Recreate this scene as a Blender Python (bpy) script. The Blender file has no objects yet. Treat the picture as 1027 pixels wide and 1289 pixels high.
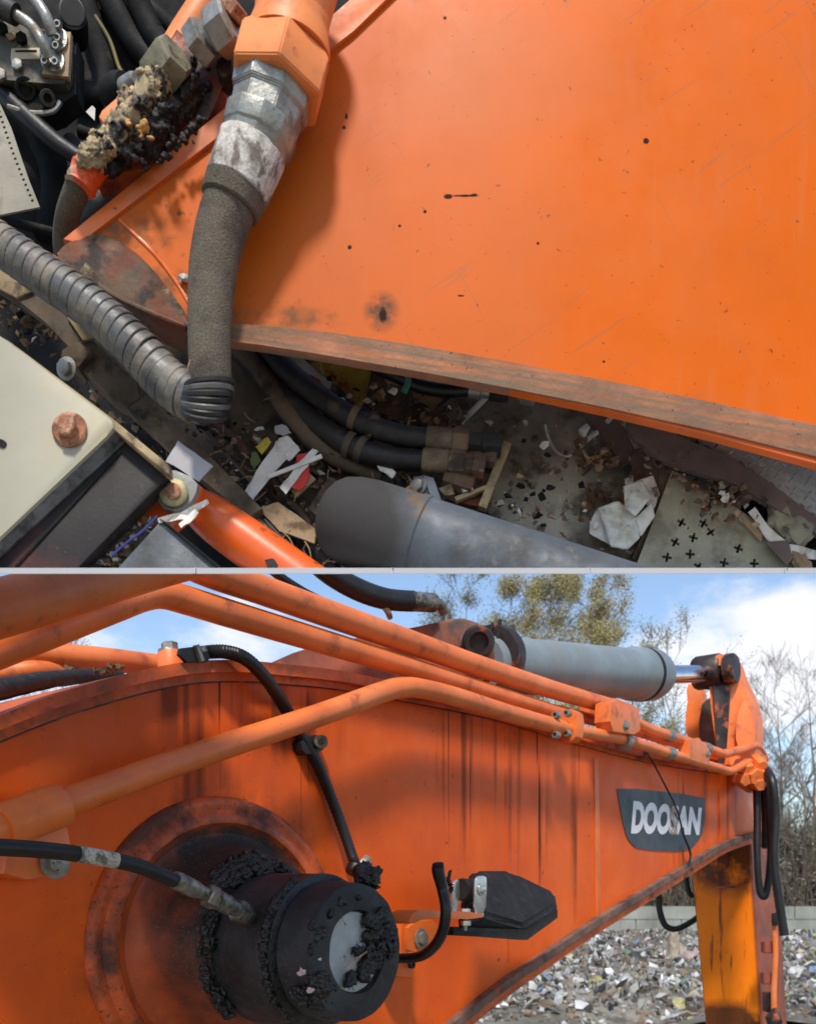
import bpy, bmesh, math, random
from mathutils import Vector, Matrix, noise
R = math.radians
random.seed(7)
sc = bpy.context.scene

# ------------------------------------------------------------------ camera, sky, sun
F = 1200.0; CX = 513.5; HZ = 1125.0; H = 2.6        # focal length (px of a 1027 px wide picture), centre, horizon row, eye height
cam_d = bpy.data.cameras.new('camera'); cam = bpy.data.objects.new('camera', cam_d)
sc.collection.objects.link(cam); sc.camera = cam
cam.location = (0, 0, H); cam.rotation_euler = (R(90), 0, 0)
cam_d.sensor_fit = 'HORIZONTAL'; cam_d.sensor_width = 36; cam_d.lens = F / 1027 * 36
cam_d.shift_y = (HZ - 644.5) / 1027
cam_d.clip_start = .05; cam_d.clip_end = 3000
cam_d.dof.use_dof = True; cam_d.dof.focus_distance = 1.5; cam_d.dof.aperture_fstop = 13

SUN = Vector((-.04, -.62, .784)).normalized()
w = bpy.data.worlds.new('World'); sc.world = w; w.use_nodes = True
nt = w.node_tree; nt.nodes.clear()
def WN(t, **k):
    n = nt.nodes.new(t)
    for a, b in k.items(): setattr(n, a, b)
    return n
sky = WN('ShaderNodeTexSky', sky_type='NISHITA', sun_disc=False)
sky.sun_elevation = math.asin(SUN.z); sky.sun_rotation = math.atan2(SUN.x, SUN.y)
sky.air_density = 1.0; sky.dust_density = .6; sky.ozone_density = 1.6
bgn = WN('ShaderNodeBackground'); out = WN('ShaderNodeOutputWorld')
tc = WN('ShaderNodeTexCoord')
mp = WN('ShaderNodeMapping'); mp.inputs['Scale'].default_value = (1, 1, 2.0); mp.inputs['Location'].default_value = (3.37, .4, .35)
nz = WN('ShaderNodeTexNoise'); nz.inputs['Scale'].default_value = 2.3; nz.inputs['Detail'].default_value = 9; nz.inputs['Roughness'].default_value = .58
nt.links.new(tc.outputs['Generated'], mp.inputs[0]); nt.links.new(mp.outputs[0], nz.inputs[0])
# one cloud bank low in the north east
vd = WN('ShaderNodeVectorMath', operation='DISTANCE'); vd.inputs[1].default_value = Vector(((985-CX)/F, 1, (HZ-800)/F)).normalized()
nt.links.new(tc.outputs['Generated'], vd.inputs[0])
bl = WN('ShaderNodeMapRange'); bl.inputs[1].default_value = .22; bl.inputs[2].default_value = .03; bl.inputs[3].default_value = 0; bl.inputs[4].default_value = .19
nt.links.new(vd.outputs['Value'], bl.inputs[0])
vd2 = WN('ShaderNodeVectorMath', operation='DISTANCE'); vd2.inputs[1].default_value = Vector(((230-CX)/F, 1, (HZ-820)/F)).normalized()
nt.links.new(tc.outputs['Generated'], vd2.inputs[0])
bl2 = WN('ShaderNodeMapRange'); bl2.inputs[1].default_value = .5; bl2.inputs[2].default_value = .05; bl2.inputs[3].default_value = 0; bl2.inputs[4].default_value = .10
nt.links.new(vd2.outputs['Value'], bl2.inputs[0])
a0_ = WN('ShaderNodeMath', operation='ADD'); nt.links.new(bl.outputs[0], a0_.inputs[0]); nt.links.new(bl2.outputs[0], a0_.inputs[1])
ad = WN('ShaderNodeMath', operation='ADD'); nt.links.new(nz.outputs['Fac'], ad.inputs[0]); nt.links.new(a0_.outputs[0], ad.inputs[1])
cr = WN('ShaderNodeMapRange', interpolation_type='SMOOTHSTEP'); cr.inputs[1].default_value = .585; cr.inputs[2].default_value = .69; cr.inputs[4].default_value = .9
nt.links.new(ad.outputs[0], cr.inputs[0])
mx = WN('ShaderNodeMixRGB'); mx.inputs[2].default_value = (5.5, 5.45, 5.65, 1)
nt.links.new(cr.outputs[0], mx.inputs[0]); nt.links.new(sky.outputs[0], mx.inputs[1]); nt.links.new(mx.outputs[0], bgn.inputs[0])
bgn.inputs[1].default_value = .14
nt.links.new(bgn.outputs[0], out.inputs[0])

sl = bpy.data.lights.new('sun', 'SUN'); so = bpy.data.objects.new('sun', sl); sc.collection.objects.link(so)
sl.energy = 2.7; sl.angle = R(7); sl.color = (1, .93, .82)
so.rotation_euler = SUN.to_track_quat('Z', 'Y').to_euler(); so.location = (-4, -4, 8)
sc.view_settings.view_transform = 'Standard'; sc.view_settings.look = 'None'; sc.view_settings.gamma = 1
sc.view_settings.use_curve_mapping = False; sc.view_settings.exposure = .47

# ------------------------------------------------------------------ geometry helpers
CUT = None                               # 'top' keeps what is above the ledge, 'low' what is below it
REMAP = False
def P(px, py, Y):
    if REMAP and Y > 1.03:        # the close-up machine is shallow under the boom and deeper in the engine bay on the left
        t = min(1, max(0, (px-180)/240.)); Y = 1.03 + (Y-1.03)*(.62-.22*t*t*(3-2*t))
    return Vector(((px - CX) / F * Y, Y, H + (HZ - py) / F * Y))
BD = Vector((.611, .791, 0)).normalized(); BNORM = Vector((BD.y, -BD.x, 0)); BO = P(0, HZ, 1.7)
def BY(px, off=0):                       # depth at which the sight line meets the big boom's side, pushed out by off metres
    u = (px - CX) / F
    return (off + BNORM.dot(BO)) / (BNORM.x * u + BNORM.y)
def BP(px, py, off=0): return P(px, py, BY(px, off))

def new(): return bmesh.new()
def face(bm, vs):
    try: return bm.faces.new(vs)
    except ValueError: return None
def resample(pts, k=6):
    """catmull-rom through (Vector, radius) pairs"""
    o = []; n = len(pts)
    for i in range(n - 1):
        p0 = pts[max(i-1, 0)]; p1 = pts[i]; p2 = pts[i+1]; p3 = pts[min(i+2, n-1)]
        for j in range(k):
            t = j / k; t2 = t*t; t3 = t2*t
            def c(a, b, c_, d): return .5 * ((2*b) + (c_-a)*t + (2*a-5*b+4*c_-d)*t2 + (3*b-a-3*c_+d)*t3)
            o.append((c(p0[0], p1[0], p2[0], p3[0]), c(p0[1], p1[1], p2[1], p3[1])))
    o.append(pts[-1]); return o
def sweep(bm, pts, segs=16, caps=True, up=None, rot=0, wob=0):
    n = len(pts); rings = []; t0 = None; nrm = None
    for i, (p, r) in enumerate(pts):
        t = (pts[min(i+1, n-1)][0] - pts[max(i-1, 0)][0])
        if t.length < 1e-9: t = t0 or Vector((0, 0, 1))
        t = t.normalized()
        if nrm is None:
            a = up or (Vector((0, 1, 0)) if abs(t.y) < .9 else Vector((1, 0, 0)))
            nrm = (a - t * a.dot(t)).normalized()
        else:
            nrm = (nrm - t * nrm.dot(t)).normalized()
        b = t.cross(nrm); ring = []
        for j in range(segs):
            an = rot + 2*math.pi*j/segs
            rr = r * (1 + (wob * noise.noise(p*60 + Vector((an, i*.7, 0))) if wob else 0))
            ring.append(bm.verts.new(p + (nrm*math.cos(an) + b*math.sin(an)) * rr))
        rings.append(ring); t0 = t
    for i in range(n-1):
        for j in range(segs):
            face(bm, (rings[i][j], rings[i][(j+1) % segs], rings[i+1][(j+1) % segs], rings[i+1][j]))
    if caps:
        face(bm, rings[0][::-1]); face(bm, rings[-1])
    return bm
def PT(l): return [(P(a[0], a[1], a[2]), a[3] * a[2] / F) for a in l]
def BT(l, off):                          # pipes that run along the big boom
    o = []
    for a in l:
        of = a[3] if len(a) > 3 else off
        y = BY(a[0], of); o.append((P(a[0], a[1], y), a[2] * y / F))
    return o
def tube(bm, pts, segs=16, k=6, **kw): return sweep(bm, resample(pts, k), segs, **kw)
def lathe(bm, p0, p1, prof, segs=24, rot=0, caps=True, up=None):
    """profile of (t, r): t along p0->p1 (0..1), r in metres"""
    d = p1 - p0; ax = d.normalized()
    a = up or (Vector((0, 0, 1)) if abs(ax.z) < .9 else Vector((1, 0, 0)))
    nrm = (a - ax*a.dot(ax)).normalized(); b = ax.cross(nrm); rings = []
    for t, r in prof:
        c = p0 + d*t; r = max(r, 1e-5)
        rings.append([bm.verts.new(c + (nrm*math.cos(rot+2*math.pi*j/segs) + b*math.sin(rot+2*math.pi*j/segs))*r) for j in range(segs)])
    for i in range(len(rings)-1):
        for j in range(segs): face(bm, (rings[i][j], rings[i][(j+1) % segs], rings[i+1][(j+1) % segs], rings[i+1][j]))
    if caps: face(bm, rings[0][::-1]); face(bm, rings[-1])
    return bm
def hexnut(bm, p0, p1, r, rot=0): return lathe(bm, p0, p1, [(0, r*.86), (.1, r), (.9, r), (1, r*.86)], 6, rot)
def slab(bm, pts, dv, bevel=0):
    """polygon of world points, extruded by the vector dv (away from the eye)"""
    a = [bm.verts.new(p) for p in pts]; b = [bm.verts.new(p + dv) for p in pts]
    f1 = face(bm, a); f2 = face(bm, b[::-1]); n = len(pts)
    for i in range(n): face(bm, (a[i], b[i], b[(i+1) % n], a[(i+1) % n]))
    if bevel and f1:
        try: bmesh.ops.bevel(bm, geom=list(f1.edges), offset=bevel, segments=2, affect='EDGES', profile=.6)
        except Exception: pass
    return bm
def usl(bm, px, Y, th=.01, bevel=.0008):
    """flat plate of the upper machine, outline in (px, py[, Y])"""
    return slab(bm, [P(p[0], p[1], p[2] if len(p) > 2 else Y) for p in px], Vector((0, th, 0)), bevel)
def bsl(bm, px, off=0, th=.012, bevel=.001):
    return slab(bm, [BP(p[0], p[1], p[2] if len(p) > 2 else off) for p in px], -BNORM*th, bevel)
def chaikin(pts, n=2, closed=True):
    for _ in range(n):
        o = []; m = len(pts)
        for i in range(m if closed else m-1):
            a, b = pts[i], pts[(i+1) % m]
            o += [tuple(x*.75+y*.25 for x, y in zip(a, b)), tuple(x*.25+y*.75 for x, y in zip(a, b))]
        if not closed: o = [pts[0]] + o + [pts[-1]]
        pts = o
    return pts
def box(bm, c, ax, ay, az, hx, hy, hz, bevel=0):
    vs = {}
    for i in (-1, 1):
        for j in (-1, 1):
            for k in (-1, 1): vs[i, j, k] = bm.verts.new(c + ax*i*hx + ay*j*hy + az*k*hz)
    fs = [face(bm, [vs[q] for q in l]) for l in (
        [(-1,-1,-1),(-1,1,-1),(1,1,-1),(1,-1,-1)], [(-1,-1,1),(1,-1,1),(1,1,1),(-1,1,1)],
        [(-1,-1,-1),(1,-1,-1),(1,-1,1),(-1,-1,1)], [(-1,1,-1),(-1,1,1),(1,1,1),(1,1,-1)],
        [(-1,-1,-1),(-1,-1,1),(-1,1,1),(-1,1,-1)], [(1,-1,-1),(1,1,-1),(1,1,1),(1,-1,1)])]
    if bevel:
        es = {e for f in fs if f for e in f.edges}
        bmesh.ops.bevel(bm, geom=list(es), offset=bevel, segments=2, affect='EDGES')
    return bm
def lump(bm, c, sx, sy=None, sz=None, rough=.35, sub=2, fr=2.2, seed=None):
    sy = sy or sx; sz = sz or sx; seed = random.random()*50 if seed is None else seed
    r = bmesh.ops.create_icosphere(bm, subdivisions=sub, radius=1)
    q = Matrix.Rotation(random.random()*6, 3, 'Y') if abs(sx-sz) > 1e-6 else Matrix.Identity(3)
    for v in r['verts']:
        d = v.co.normalized(); k = 1 + rough*(noise.fractal(d*fr + Vector((seed, seed*.7, 0)), 1, 2, 4)) * 1.6
        p = Vector((d.x*sx, d.y*sy, d.z*sz)) * k
        v.co = c + q @ p
    return bm
def flake(bm, c, s, th=None, seed=0, tilt=1.0, n=None):
    """crumpled scrap: bent irregular polygon with thickness"""
    n = n or random.randint(4, 7); th = th or s*.08
    a0 = random.random()*6; q = Matrix.Rotation(random.uniform(-1, 1)*tilt, 3, 'X') @ Matrix.Rotation(random.uniform(-1, 1)*tilt, 3, 'Z')
    ring = []
    for i in range(n):
        an = a0 + 2*math.pi*i/n + random.uniform(-.3, .3); r = s*random.uniform(.55, 1.1)
        ring.append(q @ Vector((math.cos(an)*r, random.uniform(-.25, .25)*s, math.sin(an)*r*random.uniform(.6, 1))) )
    m = q @ Vector((0, -random.uniform(.05, .35)*s, 0))
    t = [bm.verts.new(c+v) for v in ring]; b = [bm.verts.new(c+v+q@Vector((0, th, 0))) for v in ring]
    mt = bm.verts.new(c+m)
    for i in range(n):
        j = (i+1) % n
        face(bm, (t[i], t[j], mt)); face(bm, (t[j], t[i], b[i], b[j]))
    face(bm, b[::-1]); return bm

def apply_cut(bm):
    if not CUT: return
    row = 718.6; no = Vector((0, -(HZ-row)/F, 1)).normalized()
    geom = bm.verts[:] + bm.edges[:] + bm.faces[:]
    r = bmesh.ops.bisect_plane(bm, geom=geom, plane_co=Vector((0, 0, H)), plane_no=no, clear_inner=(CUT == 'top'), clear_outer=(CUT == 'low'))
    es = [e for e in r['geom_cut'] if isinstance(e, bmesh.types.BMEdge)]
    if es:
        try: bmesh.ops.holes_fill(bm, edges=es, sides=0)
        except Exception: pass
def worldloc(o):
    v = Vector((0, 0, 0))
    while o: v = v + o.location; o = o.parent
    return v
def obj(name, bm, mat, parent=None, ang=38, kind=None, label=None, recalc=True):
    apply_cut(bm)
    if recalc: bmesh.ops.recalc_face_normals(bm, faces=bm.faces[:])
    base = worldloc(parent)
    for f in bm.faces: f.smooth = True
    for e in bm.edges:
        e.smooth = not (len(e.link_faces) == 2 and e.calc_face_angle(0) > R(ang))
    loc = Vector((0, 0, 0))
    if parent is None and bm.verts:
        c = Vector((0, 0, 0))
        for v in bm.verts: c += v.co
        c /= len(bm.verts); c.z = min(v.co.z for v in bm.verts); loc = c
    for v in bm.verts: v.co -= base + loc
    me = bpy.data.meshes.new(name); bm.to_mesh(me); bm.free()
    o = bpy.data.objects.new(name, me); sc.collection.objects.link(o); o.location = loc
    if parent: o.parent = parent
    for m in (mat if isinstance(mat, (list, tuple)) else [mat]): me.materials.append(m)
    if kind: o['kind'] = kind
    if label: o['label'] = label
    return o
def thing(name, label, cat, loc, group=None):
    o = bpy.data.objects.new(name, None); sc.collection.objects.link(o); o.location = loc; o.empty_display_size = .05
    o['label'] = label; o['category'] = cat
    if group: o['group'] = group
    return o
def tag(o, label, cat, group=None, kind=None):
    o['label'] = label; o['category'] = cat
    if group: o['group'] = group
    if kind: o['kind'] = kind
    return o
def copy_part(src, parent, delta, rotm=None):
    c = src.copy(); sc.collection.objects.link(c); c.parent = parent; c.location = src.location + delta
    return c

def crust(name, blobs, vox, amp, mat, parent, fr=90, label=None):
    """one connected crumbly mass grown over the given (centre, radius) blobs"""
    bm = new()
    for c, r in blobs: lump(bm, c, r*random.uniform(.8, 1.2), r*random.uniform(.7, 1.1), r*random.uniform(.8, 1.2), .5, 2, 2.2)
    apply_cut(bm)
    me = bpy.data.meshes.new('t'); bm.to_mesh(me); bm.free(); t = bpy.data.objects.new('t', me); sc.collection.objects.link(t)
    m = t.modifiers.new('r', 'REMESH'); m.mode = 'VOXEL'; m.voxel_size = vox; bpy.context.view_layer.update()
    m2 = bpy.data.meshes.new_from_object(t.evaluated_get(bpy.context.evaluated_depsgraph_get())); bpy.data.objects.remove(t)
    bm = new(); bm.from_mesh(m2); bpy.data.meshes.remove(m2); bm.normal_update()
    for v in bm.verts:
        n_ = noise.fractal(v.co*fr, 1, 2, 4) + .8*abs(noise.noise(v.co*fr*2.7+Vector((7, 0, 0)))) + .35*noise.noise(v.co*fr*6)
        v.co += v.normal*n_*amp
    return obj(name, bm, mat, parent, ang=180, recalc=False, kind='stuff', label=label)
# ------------------------------------------------------------------ materials
def L(a, b=0, c=0):                      # sRGB 0-255 -> linear
    def f(v): v /= 255.; return v/12.92 if v <= .04045 else ((v+.055)/1.055)**2.4
    return (f(a), f(b), f(c), 1)
def M(name, col, rough=.5, metal=0, var=.18, vs=14, layers=(), bump=.15, bs=120, spec=.5, col2=None, coat=0):
    m = bpy.data.materials.new(name); m.use_nodes = True; t = m.node_tree; N = t.nodes; K = t.links.new
    bs_ = N['Principled BSDF']; geo = N.new('ShaderNodeNewGeometry'); pos = geo.outputs['Position']
    if len(col) == 3: col = (*col, 1)
    def nzs(scale, stretch=None, detail=5, rgh=.6, offs=0, ry=0):
        src = pos
        if ry:
            m0 = N.new('ShaderNodeMapping'); m0.inputs['Rotation'].default_value = (0, R(ry), 0); K(pos, m0.inputs[0]); src = m0.outputs[0]
        if stretch or offs:
            mpn = N.new('ShaderNodeMapping'); mpn.inputs['Scale'].default_value = stretch or (1, 1, 1); mpn.inputs['Location'].default_value = (offs, offs*.3, offs*.7)
            K(src, mpn.inputs[0]); src = mpn.outputs[0]
        n = N.new('ShaderNodeTexNoise'); n.inputs['Scale'].default_value = scale; n.inputs['Detail'].default_value = detail; n.inputs['Roughness'].default_value = rgh
        K(src, n.inputs[0]); return n.outputs['Fac']
    def mr(s, lo, hi, a=0, b=1):
        n = N.new('ShaderNodeMapRange'); n.inputs[1].default_value = lo; n.inputs[2].default_value = hi; n.inputs[3].default_value = a; n.inputs[4].default_value = b
        K(s, n.inputs[0]); return n.outputs[0]
    def mth(op, a, b):
        n = N.new('ShaderNodeMath'); n.operation = op; n.use_clamp = op != 'DIVIDE'
        for i, x in enumerate((a, b)):
            if isinstance(x, (int, float)): n.inputs[i].default_value = x
            else: K(x, n.inputs[i])
        return n.outputs[0]
    n1 = nzs(vs); c2 = col2 or tuple(min(1, x*(1-var*2)) for x in col[:3])
    mix = N.new('ShaderNodeMixRGB'); mix.inputs[1].default_value = tuple(min(1, x*(1+var)) for x in col[:3])+(1,)
    mix.inputs[2].default_value = tuple(c2[:3])+(1,); K(mr(n1, .35, .65), mix.inputs[0]); c = mix.outputs[0]
    rg = mr(nzs(vs*2.3, offs=3), .3, .7, max(0, rough-.1), min(1, rough+.12))
    for Ly in layers:
        mask = mr(nzs(Ly.get('s', 10), Ly.get('st'), Ly.get('d', 6), Ly.get('r', .65), Ly.get('o', 0), Ly.get('ry', 0)), Ly.get('lo', .5), Ly.get('hi', .6))
        if 'blobs' in Ly:
            tot = None
            for (q, rad) in Ly['blobs']:
                sub = N.new('ShaderNodeVectorMath'); sub.operation = 'SUBTRACT'; K(pos, sub.inputs[0]); sub.inputs[1].default_value = q
                dv = N.new('ShaderNodeVectorMath'); dv.operation = 'DIVIDE'; K(sub.outputs[0], dv.inputs[0])
                dv.inputs[1].default_value = rad if not isinstance(rad, (int, float)) else (rad, rad, rad)
                ln = N.new('ShaderNodeVectorMath'); ln.operation = 'LENGTH'; K(dv.outputs[0], ln.inputs[0])
                dist = mth('SUBTRACT', 1.0, ln.outputs['Value'])
                tot = dist if tot is None else mth('MAXIMUM', tot, dist)
            e = Ly.get('e', .35)                      # blob edge roughened by noise
            nn = nzs(Ly.get('es', 30), offs=9)
            mm = N.new('ShaderNodeMath'); mm.operation = 'MULTIPLY_ADD'; K(nn, mm.inputs[0]); mm.inputs[1].default_value = e; K(tot, mm.inputs[2])
            bm_ = mr(mm.outputs[0], e*.5+Ly.get('b0', .0), e*.5+Ly.get('b1', .35))
            gate = mr(tot, 0, .04); bm_ = mth('MULTIPLY', bm_, gate)
            mask = bm_ if Ly.get('solid') else mth('MULTIPLY', mask, bm_)
        if 'amt' in Ly: mask = mth('MULTIPLY', mask, Ly['amt'])
        x = N.new('ShaderNodeMixRGB'); K(mask, x.inputs[0]); K(c, x.inputs[1]); x.inputs[2].default_value = tuple(Ly['c'][:3])+(1,); c = x.outputs[0]
        if 'rg' in Ly:
            x = N.new('ShaderNodeMixRGB'); K(mask, x.inputs[0]); K(rg, x.inputs[1]); x.inputs[2].default_value = (Ly['rg'],)*3+(1,); rg = x.outputs[0]
    K(c, bs_.inputs['Base Color']); K(rg, bs_.inputs['Roughness'])
    bs_.inputs['Metallic'].default_value = metal; bs_.inputs['Specular IOR Level'].default_value = spec
    if coat: bs_.inputs['Coat Weight'].default_value = coat; bs_.inputs['Coat Roughness'].default_value = .25
    if bump:
        b = N.new('ShaderNodeBump'); b.inputs['Strength'].default_value = min(1, bump); b.inputs['Distance'].default_value = .002 if bs > 20 else .02
        K(nzs(bs, detail=4), b.inputs['Height']); K(b.outputs[0], bs_.inputs['Normal'])
    return m

OR = L(226, 108, 32)
DUST = L(150, 128, 100); DIRT = L(58, 48, 38); BLK = L(30, 26, 24)
ORL = (.50, .135, .028)
m_plate = M('painted_plate_dust_sheen', (.66, .118, .001), .34, var=.05, vs=5, bump=.05, bs=25, spec=.14, layers=[
    dict(c=L(196, 96, 40), s=3, lo=.30, hi=.62, blobs=[(P(330, 330, .99), (.24, 1, .30)), (P(560, 330, .99), (.14, 1, .22)), (P(430, 130, .99), (.12, 1, .16))], e=.25, es=4, b0=.02, b1=.5, solid=1, amt=.4, rg=.55),  # pale zone on the left is a broad reflection painted into the colour
    dict(c=L(200, 104, 48), s=3, blobs=[(P(640, 95, .99), (.12, 1, .075))], e=.2, es=8, b1=.35, solid=1, amt=.35, rg=.3),  # lighter patch near the top, a painted reflection
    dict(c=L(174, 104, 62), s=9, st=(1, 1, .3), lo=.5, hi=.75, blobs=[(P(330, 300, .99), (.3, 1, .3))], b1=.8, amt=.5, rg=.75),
    dict(c=L(92, 72, 54), s=60, lo=.60, hi=.68, blobs=[(P(350, 385, .99), (.06, 1, .02)), (P(225, 290, .99), (.02, 1, .04)), (P(160, 250, .99), (.08, 1, .03))], b1=.5, amt=.9, rg=.9),
    dict(c=L(105, 82, 62), s=30, lo=.42, hi=.6, blobs=[(P(150, 300, .99), (.09, 1, .035)), (P(200, 350, .99), (.035, 1, .06)), (P(300, 400, .99), (.16, 1, .016))], b1=.6, amt=.85, rg=.9),
    dict(c=L(80, 72, 62), s=50, lo=.3, hi=.5, blobs=[(P(480, 392, .99), (.021, 1, .024))], e=.3, es=80, b1=.5, amt=.85, rg=.8),
    dict(c=L(45, 30, 24), s=10, blobs=[(P(482, 396, .99), (.0045, 1, .009)), (P(564, 247, .99), (.0052, 1, .003)), (P(585, 246, .99), (.016, 1, .0014)), (P(597, 245, .99), (.004, 1, .0016)), (P(813, 177, .99), .0034), (P(440, 311, .99), .0026), (P(433, 160, .99), .0022), (P(535, 266, .99), .002), (P(503, 284, .99), .0018), (P(436, 146, .99), (.0015, 1, .004)), (P(580, 372, .99), (.004, 1, .0012)), (P(560, 22, .99), .002), (P(677, 306, .99), .0018), (P(760, 455, .99), .0016)], solid=1, e=1.2, es=420, b0=-.1, b1=.3, rg=.8),
    dict(c=L(120, 56, 26), s=150, lo=.70, hi=.74, d=2, amt=.8),
    dict(c=L(190, 120, 74), s=26, st=(2.2, 1, .22), lo=.56, hi=.72, d=8, amt=.2, rg=.6, o=3),
    dict(c=L(150, 96, 62), s=60, st=(.12, 1, 2.5), lo=.66, hi=.69, d=3, amt=.35, ry=35), dict(c=L(150, 96, 62), s=70, st=(.10, 1, 3), lo=.67, hi=.70, d=3, amt=.35, ry=-62, o=6),
    dict(c=L(186, 108, 60), s=9, lo=.5, hi=.7, d=10, r=.75, amt=.2, rg=.62)])
m_orange_edge = M('orange_paint_edge', L(226, 110, 40), .42, var=.12, vs=12, layers=[
    dict(c=DUST, s=25, lo=.50, hi=.75, amt=.6, rg=.85), dict(c=L(70, 45, 30), s=70, lo=.63, hi=.68, rg=.8)], bump=.15)
m_lip = M('orange_lip_paint', L(220, 98, 20), .4, var=.08, vs=10, layers=[dict(c=L(140, 90, 60), s=60, lo=.62, hi=.72, amt=.6)], bump=.1)
m_flange = M('flange_dusty_layered_dirt', L(160, 104, 74), .85, var=.2, vs=20, layers=[
    dict(c=L(116, 100, 82), s=50, st=(.12, 1, 3.4), ry=-9.5, d=8, lo=.42, hi=.6, amt=.9, rg=.95), dict(c=L(205, 115, 58), s=26, st=(.15, 1, 3), ry=-9.5, lo=.58, hi=.7, o=5, amt=.7),
    dict(c=L(60, 46, 38), s=140, lo=.64, hi=.7)], bump=.6, bs=220)
m_foot = M('grimy_brown_steel', L(104, 82, 62), .8, var=.25, vs=18, layers=[
    dict(c=L(130, 60, 36), s=14, lo=.5, hi=.66, amt=.8), dict(c=L(52, 42, 34), s=30, lo=.52, hi=.62), dict(c=L(160, 140, 112), s=50, lo=.62, hi=.7, amt=.7)], bump=.8, bs=90)
m_brown = M('dusty_brown_frame', L(98, 84, 68), .85, var=.25, vs=16, layers=[
    dict(c=L(160, 138, 105), s=12, lo=.55, hi=.68, amt=.6), dict(c=L(48, 40, 33), s=22, lo=.5, hi=.62)], bump=.6, bs=120)
m_brownpale = M('pale_brown_frame', L(166, 144, 108), .85, var=.2, vs=22, layers=[dict(c=L(90, 76, 58), s=30, lo=.52, hi=.64)], bump=.5, bs=140)  # paler brown than the main frame colour, with darker blotches
m_hose = M('dusty_rubber_hose', L(84, 76, 66), .88, var=.2, vs=20, layers=[
    dict(c=L(140, 124, 98), s=1100, lo=.5, hi=.6, d=2, amt=.6), dict(c=L(50, 46, 42), s=30, lo=.52, hi=.66, amt=.7)], bump=.7, bs=500)
m_blackhose = M('black_rubber', L(34, 32, 31), .6, var=.25, vs=25, layers=[dict(c=L(95, 84, 68), s=60, lo=.56, hi=.72, amt=.5, rg=.9)], bump=.3, bs=300)
m_cleanrub = M('smooth_black_rubber', L(26, 25, 26), .45, var=.2, layers=[dict(c=L(70, 62, 54), s=40, lo=.6, hi=.75, amt=.4)], bump=.2, bs=300)
m_bay = M('engine_bay_shade_grime', L(14, 13, 12), .9, var=.4, vs=10, layers=[dict(c=L(46, 40, 32), s=20, lo=.55, hi=.7)], bump=.6, bs=60)  # near-black base colour stands for the shade of the deep bay
m_baydark = M('engine_bay_black_parts', L(22, 21, 20), .75, spec=.25, var=.35, vs=14, layers=[dict(c=L(72, 64, 52), s=40, lo=.58, hi=.7, amt=.6, rg=.9)], bump=.4, bs=100)
m_spiral = M('spiral_wrap_grey_plastic', L(92, 90, 88), .42, var=.22, vs=30, layers=[
    dict(c=L(150, 136, 110), s=18, lo=.50, hi=.66, amt=.6, rg=.8), dict(c=L(58, 54, 50), s=40, lo=.56, hi=.68, amt=.8)], bump=.3, bs=200)
m_steel = M('zinc_plated_steel', L(158, 156, 148), .42, metal=.55, var=.15, vs=40, layers=[
    dict(c=L(120, 104, 84), s=50, lo=.52, hi=.66, amt=.7, rg=.8), dict(c=L(60, 50, 42), s=120, lo=.64, hi=.7, rg=.8)], bump=.4, bs=200)
m_steelbright = M('bright_steel', L(200, 200, 198), .3, metal=.8, var=.1, bump=.1)
m_sleeve = M('scuffed_white_sleeve', L(196, 190, 180), .75, var=.12, vs=50, layers=[
    dict(c=L(110, 100, 90), s=60, st=(1, 1, .5), lo=.5, hi=.58, rg=.9), dict(c=L(140, 130, 116), s=200, lo=.5, hi=.6, amt=.6)], bump=.8, bs=220)
m_rust = M('rusty_bolt', L(160, 104, 76), .8, var=.25, vs=60, layers=[dict(c=L(205, 165, 135), s=90, lo=.5, hi=.62, amt=.7), dict(c=L(90, 52, 36), s=120, lo=.58, hi=.66)], bump=.7, bs=300)
m_beige = M('beige_painted_lid', L(164, 158, 138), .55, var=.06, vs=5, layers=[
    dict(c=L(172, 158, 120), s=6, lo=.45, hi=.62, amt=.8), dict(c=L(150, 152, 146), s=12, lo=.55, hi=.7, amt=.6), dict(c=L(70, 60, 46), s=130, lo=.70, hi=.74, d=3)], bump=.12, bs=60)
m_greybev = M('grey_worn_edge', L(96, 94, 92), .45, var=.2, vs=20, layers=[dict(c=L(40, 38, 38), s=20, lo=.5, hi=.6)], bump=.2)
m_darkside = M('dark_oily_side', L(38, 32, 31), .5, spec=.3, var=.35, vs=5, layers=[
    dict(c=L(92, 44, 38), s=7, lo=.52, hi=.66, amt=.8), dict(c=L(110, 96, 84), s=110, lo=.64, hi=.72, amt=.45, rg=.9)], bump=.1, bs=250)
m_orcyl = M('glossy_orange_tube', L(224, 92, 26), .32, var=.08, layers=[dict(c=L(90, 50, 34), s=25, lo=.62, hi=.7), dict(c=L(170, 100, 70), s=90, lo=.6, hi=.7, amt=.5)], bump=.05)
m_blucyl = M('blue_grey_cylinder', L(80, 88, 96), .5, var=.14, vs=9, layers=[
    dict(c=L(58, 52, 44), s=9, lo=.5, hi=.68, amt=.75, rg=.9), dict(c=L(120, 116, 104), s=60, lo=.58, hi=.7, amt=.6, rg=.85),
    dict(c=L(46, 40, 34), s=14, lo=.3, hi=.5, blobs=[(P(410, 650, 1.02), (.12, .3, .13))], e=.4, es=14, b1=.4, solid=1, amt=.85, rg=.95), dict(c=L(110, 80, 44), s=60, lo=.45, hi=.55, blobs=[(P(525, 640, 1.08), (.014, .3, .05))], b1=.6)], bump=.2, bs=150)
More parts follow.
